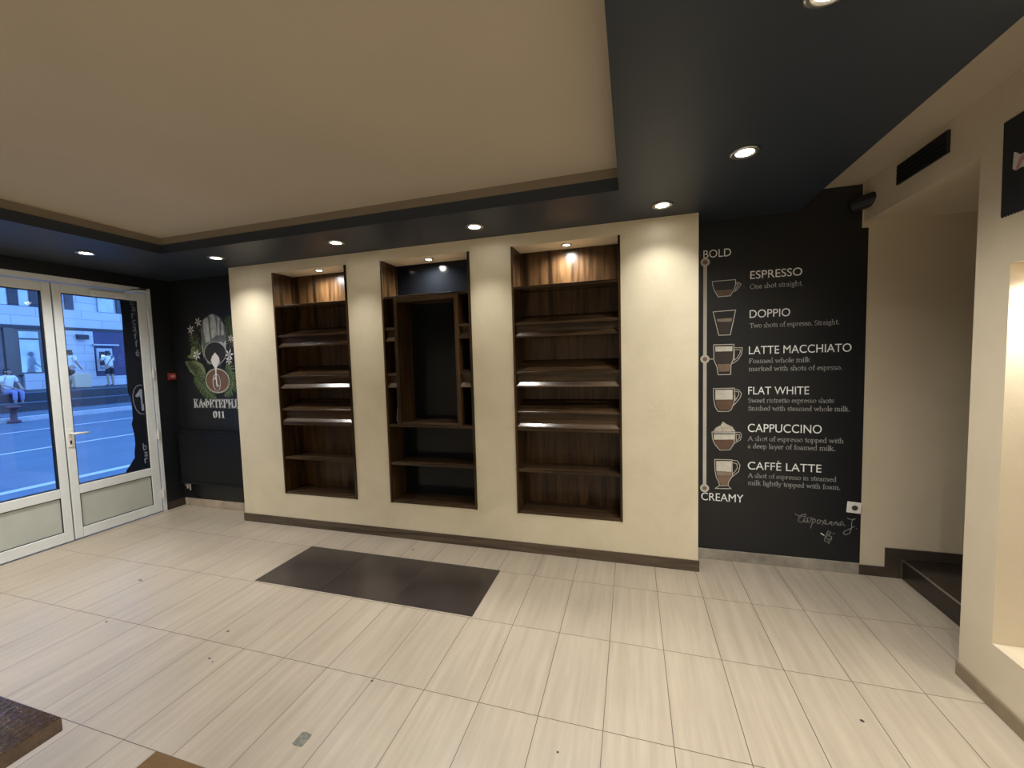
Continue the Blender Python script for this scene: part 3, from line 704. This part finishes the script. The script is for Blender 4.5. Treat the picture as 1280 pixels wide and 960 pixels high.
for x, y, r in ((215,350,.026),(265,340,.024),(200,450,.028),(250,480,.03),(215,530,.026),(290,400,.024),(280,520,.022),(740,570,.024),(770,610,.022),(750,650,.022)):
    bn = Paint('y', YL, 2); bn.disc(k3([(x, y)])[0], r, 12); pb(bn, 'painted_berry', M['bean'], lm)
for x, y, r in ((235,240,.016),(265,262,.016),(250,285,.014),(285,290,.014)):
    bn = Paint('y', YL, 2); bn.disc(k4([(x, y)])[0], r, 12); pb(bn, 'painted_berry', M['leaf2'], lm)
def flower(cr, c, r, rot=0):
    cx, cz = cr([c])[0]; q = Paint('y', YL, 4)
    for i in range(6):
        a = rot + i*PI/3
        q.poly([(cx, cz), (cx+r*.55*math.cos(a-.28), cz+r*.55*math.sin(a-.28)), (cx+r*math.cos(a), cz+r*math.sin(a)), (cx+r*.55*math.cos(a+.28), cz+r*.55*math.sin(a+.28))])
    o = pb(q, 'painted_flower', M['petal'], lm)
    q = Paint('y', YL, 5); q.disc((cx, cz), r*.16, 8); pb(q, 'flower_centre', M['crema'], o)
for c, r, ro in (((255,765),.07,.3),((740,760),.075,.1),((735,845),.055,.5),((165,385),.06,.7),((275,270),.06,.2),((765,520),.05,.4)): flower(k3, c, r, ro)
# fluted jug
q = Paint('y', YL, 3); q.poly(k3([(345,240),(440,160),(500,150),(560,175),(610,210),(660,300),(690,420),(695,560),(690,760),(600,930),(420,900),(350,760),(330,560),(310,380)]))
jug = pb(q, 'painted_jug', M['jug2'], lm)
q = Paint('y', YL, 4)
for s_ in ([(345,245),(385,205),(425,215),(430,330),(460,560),(390,590),(360,420)], [(445,165),(500,150),(515,180),(540,260),(555,470),(480,520),(455,300)], [(555,180),(600,215),(595,330),(600,470),(560,470),(562,300)], [(620,250),(650,300),(665,440),(640,480),(620,460)], [(325,540),(350,700),(370,860),(350,760),(330,620)], [(580,580),(620,560),(650,600),(690,530),(695,690),(660,640),(610,600)]):
    q.poly(k3(s_))
pb(q, 'jug_flute', M['jug1'], jug)
q = Paint('y', YL, 4.5); q.poly(k3([(475,385),(520,380),(520,440),(480,470)])); pb(q, 'jug_highlight', M['milk'], jug)
ca = k3([(530, 735)])[0]
rj = abs(k3([(690, 735)])[0][0] - k3([(365, 735)])[0][0])/2
rz = abs(k3([(530, 570)])[0][1] - k3([(530, 905)])[0][1])/2
q = Paint('y', YL, 5); q.disc(ca, rz, 32, rj/rz); pb(q, 'jug_inside', M['jugin'], jug)
q = Paint('y', YL, 6); q.ring(ca, rz, .008, 32, rj/rz); pb(q, 'jug_rim', M['jug1'], jug)
q = Paint('y', YL, 3); q.disc(k4([(452, 345)])[0], abs(k4([(452, 205)])[0][1]-k4([(452, 490)])[0][1])/2, 32, .9*abs(k4([(310,345)])[0][0]-k4([(590,345)])[0][0])/abs(k4([(452,205)])[0][1]-k4([(452,490)])[0][1])/.9)
cupo = pb(q, 'painted_cup', M['cup'], lm)
cc = k4([(452, 345)])[0]; crz = abs(k4([(452, 205)])[0][1]-k4([(452, 490)])[0][1])/2; crx = abs(k4([(310,345)])[0][0]-k4([(590,345)])[0][0])/2
q = Paint('y', YL, 5); q.ring(cc, crz, .016, 32, crx/crz); pb(q, 'cup_rim', M['milk'], cupo)
oc = k4([(445, 365)])[0]; orz = abs(k4([(445,265)])[0][1]-k4([(445,465)])[0][1])/2
q = Paint('y', YL, 6); q.ring(oc, orz, .014, 28, .58); q.line(k4([(418,325),(438,300),(447,410),(452,418),(466,398)]), .018); pb(q, 'cup_emblem', M['petal'], cupo)
q = Paint('y', YL, 7); q.poly(k4([(425,5),(445,30),(470,60),(482,110),(460,160),(442,200),(445,320),(432,320),(425,200),(395,150),(375,100),(390,50)])); pb(q, 'poured_milk', M['petal'], lm)
a_, c_ = QL(242.5, 506), QL(312, 507)
text_serif('mural_lettering', 'КАФЕТЕРИЈА', -4.005, -3.245, (QL(245, 509.3)[1]+QL(296, 510.3)[1])/2, .071, 'y', YL, 2, M['chalk'], lm, .19, .12)
text_serif('mural_lettering', '011', QL(267, 522)[0], QL(281.5, 522)[0], QL(273, 522.3)[1], .055, 'y', YL, 2, M['chalk'], lm, .19, .12)

# ------------------------------------------------------------------ radiator, fire call point
rd = thing('radiator', 'black flat panel radiator under the leaf mural', 'radiator', (-3.62, YB, .30))
MB().box(-.55, .55, -.095, -.078, .03, .62).build('front_panel', M['radiator'], rd, bevel=.006)
b = MB()
for i in range(28): b.box(-.53+i*.0392, -.53+i*.0392+.022, -.078, -.045, .06, .59)
b.build('convector_fins', M['radiator'], rd)
MB().box(-.555, .555, -.10, -.035, .62, .635).build('top_grille', M['radiator'], rd, bevel=.003)
MB().box(-.55, .55, -.10, -.04, .0, .03).build('bottom_rail', M['radiator'], rd, bevel=.004)
for x in (-.4, .4): MB().box(x-.02, x+.02, -.05, 0, .1, .55).build('wall_bracket', M['radiator'], rd)
vv = MB().tube([(-.50, -.06, .0), (-.50, -.06, -.07)], .014, 10).tube([(-.50, -.06, -.02), (-.50, -.085, -.02)], .012, 10).build('valve', M['chrome'], rd)
MB().tube([(-.46, -.06, .0), (-.46, -.06, -.09)], .010, 10).build('valve', M['chrome'], rd)
MB().tube([(-.46, -.06, -.085), (-.46, -.055, -.13), (-.42, -.02, -.18), (-.40, .0, -.20)], .009, 8).build('supply_pipe', M['radiator'], rd, smooth=True)
fc = thing('fire_call_point', 'small red fire call point on the dark strip beside the glass door', 'alarm', (XL, .548, 1.585))
MB().box(0, .03, -.042, .042, -.042, .042).build('housing', M['red'], fc, bevel=.006)
MB().box(.03, .033, -.026, .026, -.016, .018).build('press_plate', M['redlabel'], fc, bevel=.001)

# ------------------------------------------------------------------ vinyl strip and lettering on the right glass
XV = XL - .0255
vs = thing('vinyl_strip', 'dark torn vinyl strip with pale vertical lettering on the right glass door', 'sticker', (XV, .2, 1.5))
def V(u, v): p_ = P(u, v, 'x', XV); return (p_.y, p_.z)
edge = [(149.5,374),(152,395),(154,420),(156,445),(158,470),(160,492),(163,496),(165,510),(166,524),(164.5,530),(167,540),(168.5,548),(169,556),(168,566),(168.5,572),(166.5,575),(163,581),(158,588),(157.5,591)]
poly = [V(*e) for e in edge]
poly = [(min(a, .2), min(max(c, .553), 2.436)) for a, c in poly]
poly[0] = (poly[0][0], 2.436); poly[-1] = (poly[-1][0], .553)
poly += [(.254, .553), (.254, 2.436)]
q = MB().prism(poly, 'x', XV, XV+.0008); pb(q, 'vinyl_film', M['vinyl'], vs)
def glyphs(chars, y, zs, h, w, mat):
    for ch, z in zip(chars, zs): text_sans('vinyl_letter', ch, y-w/2, y+w/2, z, h, 'x', XV+.001, 1, mat, vs)
for ch, u, v0, v1 in (('b',164.8,376,381.5),('a',167,383,389),('r',166.7,391,398),('c',167.8,399,406),('a',168.5,407,414.5),('f',169.5,416,424),('f',170.8,425,433.5),('è',172,436,445)):
    y, z = V(u, v1); zt = V(u, v0)[1]
    tall = ch in 'bfè'
    ww = .034 if ch not in 'f' else .028
    text_sans('vinyl_letter', ch, y-ww/2, y+ww/2, z, (zt-z)*(.95 if tall else 1.35), 'x', XV+.001, 1, M['vinylpale'], vs)
for ch, u, v0, v1 in (('b',181,553,562.5),('a',182.7,564,570.5),('r',183,571.5,578.5)):
    y, z = V(u, v1); zt = V(u, v0)[1]
    text_sans('vinyl_letter', ch, y-.016, y+.018, z, (zt-z)*(.95 if ch == 'b' else 1.35), 'x', XV+.001, 1, M['vinyltext'], vs)
h = lambda pts: [V(140 + x/7.385, 470 + y/7.385) for x, y in pts]
q = Paint('x', XV+.001, 1); q.line(h([(298,98),(265,82),(225,92),(200,130),(190,185),(200,250),(222,310),(255,345),(285,352),(318,343)]), .006); pb(q, 'emblem_oval', M['vinyltext'], vs)
q = Paint('x', XV+.001, 2); q.poly(h([(258,118),(275,125),(283,262),(300,250),(318,262),(292,320),(275,322),(262,200),(250,180),(235,198),(212,185)])); pb(q, 'emblem_figure', M['vinyltext'], vs)

# ------------------------------------------------------------------ right side: vent, fitting, banner
vt = thing('air_vent', 'black slotted air vent high on the beige bulkhead above the step', 'vent', (XR, 0, 2.757))
MB().box(-.006, -.0005, -.212, .212, -.058, .058).build('vent_backing', M['ventb'], vt)
for i in range(4): MB().prism([(-.020, -.05+i*.026), (-.007, -.04+i*.026), (-.007, -.036+i*.026), (-.020, -.046+i*.026)], 'y', -.205, .205).build('vent_slat', M['ventb'], vt)
b = MB().box(-.014, -.006, -.212, -.204, -.058, .058).box(-.014, -.006, .204, .212, -.058, .058).box(-.014, -.006, -.204, .204, .052, .058).box(-.014, -.006, -.204, .204, -.058, -.052)
b.build('vent_frame', M['ventb'], vt)
wf = thing('wall_fitting', 'short black cylindrical fitting jutting from the top corner of the menu wall', 'fitting', (2.56, YB, 2.66))
pa = P(1082, 252, 'y', .56) ; pe = P(1107, 243, 'y', .46)
wf.location = (pa.x, YB, pa.z)
d0 = Vector((-.05, -.003, -.008)); d1v = pe - wf.location
dd = (d1v - d0)
MB().tube([d0, d0 + dd*.5, d0 + dd*.88, d0 + dd*.90], [.050, .048, .046, .036], 16).build('fitting_body', M['ventb'], wf)
MB().tube([d0 + dd*.90, d0 + dd*.97, d0+dd], [.044, .046, .030], 16).build('end_cap', M['ventb'], wf)
bn = thing('fabric_banner', 'black cloth banner with zigzag lower edge hung on the right wall', 'banner', (XR, -.53, 2.26))
pts = [(-.540, 2.672), (-1.20, 2.672), (-1.20, 2.266)]
n = 44; w = .65/n
for i in range(n):
    y = -1.195 + i*w
    pts += [(y + w*.5, 2.256), (y + w, 2.266)]
pts[-1] = (-.546, 2.262)
q = MB().prism([(a, c) for a, c in pts], 'x', XR-.006, XR-.001); pb(q, 'cloth_panel', M['cloth'], bn)
def VB(u, v): p_ = P(u, v, 'x', XR-.0065); return (p_.y, p_.z)
q = MB().prism([VB(1269,190),(0,0)] and [VB(*e) for e in ((1268,190),(1272,191),(1276,193),(1281,190),(1281,208),(1276,209),(1270,213),(1266,211),(1267,200))], 'x', XR-.0075, XR-.006)
mk = pb(q, 'printed_mark', M['pale'], bn)
q = MB().prism([VB(*e) for e in ((1281,191),(1276,196),(1272,206),(1270,212),(1274,210),(1279,200),(1281,199))], 'x', XR-.0085, XR-.0075); pb(q, 'printed_mark', M['pink'], bn)

# ------------------------------------------------------------------ floor inlays
for i, lab in enumerate(('dark brown square floor tile, left one of three inlaid, nearest the glass doors', 'dark brown square floor tile, middle one of the three inlaid', 'dark brown square floor tile, right one of three inlaid, nearest the coffee menu')):
    x = -1.82 + i*.613
    o = MB().box(-.3055, .3055, -.2985, .2985, 0, .0025).build('floor_tile', M['dtile'], bevel=.001, loc=(x+.3065, -.288, .0003))
    tag(o, lab, 'floor tile', 'dark tiles inlaid in the pale floor')
o = MB().prism([(-.027,-.030),(-.012,-.033),(.026,-.031),(.028,.012),(.025,.030),(-.012,.033),(-.028,.028)], 'z', 0, .0012).build('tape_patch', M['tape'], loc=(-.401, -1.586, .0003))
tag(o, 'small grey patch of tape stuck on the pale floor tiles', 'tape')

# ------------------------------------------------------------------ tables at the lower left
def table(label, x0, x1, y0, y1, mat):
    t = thing('cafe_table', label, 'table', ((x0+x1)/2, (y0+y1)/2, 0), 'square cafe tables at the photographer')
    hx, hy = (x1-x0)/2, (y1-y0)/2
    MB().box(-hx, hx, -hy, hy, .712, .75).build('table_top', mat, t, bevel=.003)
    MB().box(-.16, .16, -.16, .16, .700, .712).build('top_plate', M['iron'], t)
    MB().tube([(0,0,.02), (0,0,.70)], .035, 16).build('column', M['iron'], t, smooth=True)
    MB().lathe([(.21, 0), (.215, .008), (.20, .018), (.06, .03), (.04, .05)]).build('table_base', M['iron'], t)
table('glossy dark brown table top cut by the left edge of the photo', -1.15, -.452, -3.01, -2.313, M['tablet'])
table('lighter brown wooden table corner at the bottom edge of the photo', -.092, .56, -3.01, -2.313, M['tableo'])

# ------------------------------------------------------------------ the street outside
ZG = -.15
b = MB().prism([(-4.5, ZG), (-18.9, .0), (-18.9, -.6), (-4.5, -.6)], 'y', -30, 60)
struct(b.build('road', M['asphalt']))
rl = MB()
def zr(x): return ZG + (-4.5-x)/14.4*.15
def stripe(x0, x1, y0=-30, y1=60):
    return MB().add([(x0,y0,zr(x0)+.004),(x1,y0,zr(x1)+.004),(x1,y1,zr(x1)+.004),(x0,y1,zr(x0)+.004)], [(0,1,2,3)])
for i, (x0, x1) in enumerate(((-8.05, -7.85), (-12.0, -11.85), (-15.9, -15.75))):
    struct(stripe(x0, x1).build('road_marking', M['roadline']))
struct(MB().box(-19.3, -18.9, -30, 60, -.6, .14).build('kerb', M['kerb']))
struct(MB().box(-21.0, -19.3, -30, 60, -.6, .18).build('lower_pavement', M['asphalt']))
b = MB().box(-21.5, -21.0, -30, 60, -.6, .53).box(-26, -21.5, -30, 60, -.6, .88)
struct(b.build('street_steps', M['darkstone']))
b = MB().box(-21.06, -20.98, -30, 60, .50, .535).box(-21.56, -21.48, -30, 60, .85, .885)
struct(b.build('step_edging', M['asphalt']))
XF = -25.0
def F2(u, v): p_ = P(u, v, 'x', XF); return (p_.y, p_.z)
bd = thing('street_building', 'pale stone building with shop windows across the street', 'building', (XF, 9, .88))
def fb(name, mat, y0, y1, z0, z1, x0=XF-.3, x1=XF, parent=None):
    o = MB().box(x0, x1, y0, y1, z0, z1).build(name, mat, parent or bd)
    o.matrix_parent_inverse = Matrix.Translation(-bd.location) if not parent else Matrix.Identity(4)
    return o
fb('wall', M['stone'], -30, 60, .6, 14, XF-.6, XF-.3)
fb('stone_band', M['stone'], -30, 60, 3.77, 4.62)
fb('band_ledge', M['darkstone'], -30, 60, 3.62, 3.77, XF-.3, XF)
fb('stone_plinth', M['stone'], 9.6, 30, .6, 1.36, XF-.3, XF)
fb('stone_pier', M['stone'], 9.75, 10.78, 1.36, 3.62)
fb('stone_plinth', M['stone'], 8.25, 9.1, .6, 1.6)
fb('indigo_panel', M['purple'], 10.78, 16, 1.36, 3.62, XF-.3, XF-.02)
fb('dark_doorway', M['paned'], 9.1, 9.75, .6, 3.62, XF-.3, XF-.1)
fb('window_frame', M['bronze'], 7.9, 9.15, 1.55, 3.62, XF-.3, XF-.05)
fb('shop_pane', M['pane'], 8.2, 8.82, 1.66, 3.12, XF-.05, XF-.03)
fb('shop_pane', M['pane'], 8.2, 8.82, 3.2, 3.5, XF-.05, XF-.03)
fb('dark_shopfront', M['paned'], -30, 7.9, .88, 3.62, XF-.3, XF-.1)
fb('shop_post', M['bronze'], 7.75, 8.05, .6, 3.62, XF-.3, XF)
fb('shop_post', M['bronze'], 6.3, 6.5, .6, 3.62, XF-.3, XF)
# first-floor windows
for y0, y1, mt in ((6.4, 8.05, 'pane'), (8.35, 8.72, 'pane'), (8.95, 9.3, 'pane'), (9.95, 10.25, 'paned'), (11.2, 11.85, 'pane'), (12.0, 12.6, 'paned')):
    fb('upper_window', M[mt], y0, y1, 4.66, 7.2, XF-.3, XF-.2)
for y0, y1 in ((8.05, 8.35), (8.72, 8.95)):
    fb('window_mullion', M['darkstone'], y0, y1, 4.62, 7.2, XF-.3, XF-.12)
wl = thing('wall_lamp', 'dark lamp on the stone pier left of the cash machine across the street', 'lamp', (XF, 10.3, 3.2))
MB().box(.002, .03, -.06, .06, .05, .2).build('lamp_bracket', M['darkstone'], wl)
MB().prism([(.03, .02), (.26, .0), (.26, .22), (.03, .25)], 'y', -.2, .2).add([], []).build('lamp_housing', M['darkstone'], wl, bevel=.01)
# cash machine
atm = thing('cash_machine', 'pale framed cash machine in the indigo wall across the street', 'cash machine', (XF, 11.15, 1.36))
MB().box(.002, .10, -.32, .32, .25, 1.42).build('machine_frame', M['steel'], atm, bevel=.02)
MB().box(.10, .105, -.24, .1, .55, 1.25).build('machine_face', M['darkstone'], atm)
MB().box(.106, .109, -.16, .02, .85, 1.08).build('machine_screen', M['screen'], atm)
MB().box(.10, .25, -.22, .10, .42, .50).build('keypad_shelf', M['steel'], atm, bevel=.01)
MB().box(.002, .18, -.45, .6, 1.55, 1.63).build('canopy', M['steel'], atm, bevel=.01)
# bollard at the kerb
bo = thing('bollard', 'dark red bollard at the kerb across the street', 'bollard', (-18.7, P(18, 528, 'x', -18.7).y, zr(-18.7)))
MB().lathe([(.16, 0), (.16, .06), (.08, .1), (.075, .42), (.10, .45)]).build('post', M['bollard'], bo, smooth=True)
MB().lathe([(.11, .45), (.2, .5), (.2, .54), (.10, .6)]).build('cap', M['bollard'], bo, smooth=True)

# ------------------------------------------------------------------ people across the street
def skinned(name, verts, edges, rad, mat, parent, sub=2):
    me = bpy.data.meshes.new(name); me.from_pydata(verts, edges, [])
    o = bpy.data.objects.new(name, me); COL.objects.link(o)
    md = o.modifiers.new('skin', 'SKIN')
    for i, r in enumerate(rad):
        me.skin_vertices[0].data[i].radius = (r, r) if not isinstance(r, tuple) else r
    me.skin_vertices[0].data[0].use_root = True
    ss = o.modifiers.new('sub', 'SUBSURF'); ss.levels = sub; ss.render_levels = sub
    dg = bpy.context.evaluated_depsgraph_get()
    m2 = bpy.data.meshes.new_from_object(o.evaluated_get(dg)); m2.name = name
    bpy.data.objects.remove(o)
    for p_ in m2.polygons: p_.use_smooth = True
    m2.materials.clear(); m2.materials.append(mat)
    o = bpy.data.objects.new(name, m2); COL.objects.link(o); o.parent = parent
    return o
def person(label, loc, rz, legmat, arms, legs, pelvis_z=.93, lean=.0, hairlen=0):
    """body faces +x before turning; arms/legs: joint positions for left (+y) and right (-y)"""
    t = thing('person', label, 'person', loc, 'people across the street', rz)
    pz = pelvis_z; l = lean
    v = [(0,0,pz), (l*.3,0,pz+.18), (l*.7,0,pz+.38), (l,0,pz+.53), (l*1.05,0,pz+.60), (l*1.1+.02,0,pz+.70), (l*1.1+.01,0,pz+.79)]
    r = [.13, (.14,.105), (.155,.11), (.09,.08), .055, (.078,.09), .06]
    e = [(i, i+1) for i in range(6)]
    idx = {}
    for s_, A in ((1, arms[0]), (-1, arms[1])):
        pv = 3
        for k, (pt, rr) in enumerate(zip([(l*.95, s_*.19, pz+.50)] + A, (.06, .042, .030))):
            v.append(pt); r.append(rr); e.append((pv, len(v)-1)); pv = len(v)-1
        w_ = Vector(A[-1]); d = (w_ - Vector(A[-2])).normalized(); side = d.cross(Vector((0, 0, 1)))
        if side.length < .1: side = Vector((0, 1, 0))
        side.normalize()
        palm = w_ + d*.07; v.append(tuple(palm)); r.append(.03); e.append((pv, len(v)-1)); pm = len(v)-1
        for f_ in range(4):
            q1 = palm + side*(f_-1.5)*.02 + d*.03; q2 = q1 + d*(.05+.008*(f_ in (1, 2))) + Vector((0,0,-.012))
            v.append(tuple(q1)); r.append(.010); e.append((pm, len(v)-1)); v.append(tuple(q2)); r.append(.008); e.append((len(v)-2, len(v)-1))
        q1 = w_ + d*.03 + side*.04*s_; v.append(tuple(q1)); r.append(.011); e.append((pv, len(v)-1)); v.append(tuple(q1 + d*.04 + side*.012*s_)); r.append(.009); e.append((len(v)-2, len(v)-1))
    for s_, Lg in ((1, legs[0]), (-1, legs[1])):
        pv = 0
        for pt, rr in zip([(0, s_*.09, pz-.06)] + Lg, (.095, .06, .042, .035, .03)):
            v.append(pt); r.append(rr); e.append((pv, len(v)-1)); pv = len(v)-1
    skinned('body', v, e, r, M['skin'], t)
    # clothes follow the body a little outside it
    sv = [v[0], v[1], v[2], (v[3][0], v[3][1], v[3][2]-.0)]; sr = [(.15,.135), (.165,.13), (.18,.135), (.115,.10)]; se = [(0,1),(1,2),(2,3)]
    for s_, A in ((1, arms[0]), (-1, arms[1])):
        sh = Vector((l*.95, s_*.19, pz+.50)); mid = sh.lerp(Vector(A[0]), .75)
        sv += [tuple(sh), tuple(mid)]; sr += [.078, .068]; n_ = len(sv); se += [(3, n_-2), (n_-2, n_-1)]
    skinned('shirt', sv, se, sr, M['shirt'], t)
    lv = [(0,0,pz+.05), (0,0,pz-.02)]; lr = [(.155,.14), (.155,.14)]; le = [(0,1)]
    for s_, Lg in ((1, legs[0]), (-1, legs[1])):
        hip = Vector((0, s_*.09, pz-.06)); kn = Vector(Lg[0]); long = legmat is not M['shorts']
        lv += [tuple(hip), tuple(hip.lerp(kn, .85))]; lr += [.115, .095]; n_ = len(lv); le += [(1, n_-2), (n_-2, n_-1)]
        if long:
            an = Vector(Lg[1]); lv += [tuple(kn), tuple(kn.lerp(an, .9))]; lr += [.085, .06]; le += [(n_-1, n_), (n_, n_+1)]
    skinned('shorts' if legmat is M['shorts'] else 'trousers', lv, le, lr, legmat, t)
    hv = [(v[5][0]-.025, 0, v[5][2]+.02), (v[6][0]-.02, 0, v[6][2]+.03), (v[5][0]-.05, 0, v[5][2]-.05-hairlen)]
    skinned('hair', hv, [(0,1),(0,2)], [.098, .075, .07], M['hair'], t)
    # face: nose, eyes, mouth, ears
    hx, hz = v[5][0], v[5][2]
    fm = MB().prism([(hx+.085, hz-.02), (hx+.112, hz-.022), (hx+.09, hz+.03)], 'y', -.012, .012); fm.build('nose', M['skin'], t)
    for s_ in (1, -1):
        MB().tube([(hx+.07, s_*.032, hz+.025), (hx+.088, s_*.032, hz+.025)], .011, 8).build('eye', M['hair'], t)
        MB().tube([(hx, s_*.075, hz-.01), (hx-.01, s_*.10, hz+.02)], .02, 8).build('ear', M['skin'], t)
    MB().box(hx+.07, hx+.09, -.025, .025, hz-.055, hz-.047).build('mouth', M['redlabel'], t)
    return t
stand = ([[(.01,.10,.50), (-.01,.10,.09), (.02,.10,.045), (.16,.12,.03)], [(.01,-.10,.50), (-.01,-.10,.09), (.02,-.10,.045), (.16,-.12,.03)]])
py = P(138, 481, 'x', -24.4)
pr = person('person in a white shirt and black shorts using the cash machine across the street', (-24.35, py.y, .88), PI+.1, M['shorts'],
       ([[(.12,.26,1.22), (.36,.16,1.28)], [(.10,-.27,1.20), (.34,-.12,1.22)]]), stand, .93, .06)
# strap of a bag across the back
MB().tube([(-.14,.20,1.02), (-.15,.10,1.2), (-.13,-.04,1.36), (-.02,-.10,1.47)], .014, 6).build('bag_strap', M['shorts'], pr)
py = P(90, 487, 'x', -23.6)
walk = ([[(.14,.10,.52), (.02,.10,.12), (.05,.10,.05), (.19,.11,.03)], [(-.02,-.10,.50), (-.22,-.10,.14), (-.20,-.10,.06), (-.06,-.11,.03)]])
pw = person('person in a white shirt walking past the doorway across the street', (-23.6, py.y, .88), PI/2+.2, M['shorts'],
       ([[(.10,.27,1.18), (.28,.22,1.02)], [(.06,-.27,1.17), (.20,-.25,.98)]]), walk, .93, .05)
bg_ = thing('carrier_bag', 'large beige bag carried by the walking person across the street', 'bag', (-23.1, py.y+.12, 1.25))
MB().prism([(-.28,-.33),(.30,-.36),(.34,.18),(.22,.30),(-.2,.32),(-.30,.2)], 'x', -.11, .11).build('bag_body', M['bagm'], bg_, bevel=.03)
MB().tube([(0,-.12,.30), (0,-.06,.42), (0,.06,.42), (0,.14,.30)], .012, 6).build('bag_handle', M['bagm'], bg_)
py = P(12, 489, 'x', -21.6)
sit = ([[(.42,.11,.50), (.40,.11,.10), (.42,.11,.05), (.56,.12,.03)], [(.42,-.11,.50), (.40,-.11,.10), (.42,-.11,.05), (.56,-.12,.03)]])
ps = person('person in white shirt and lavender trousers sitting on the steps across the street', (-21.75, py.y, .44), .3, M['trousers'],
       ([[(.12,.27,.80), (.36,.16,.66)], [(.12,-.27,.80), (.36,-.12,.66)]]), sit, .56, .08)
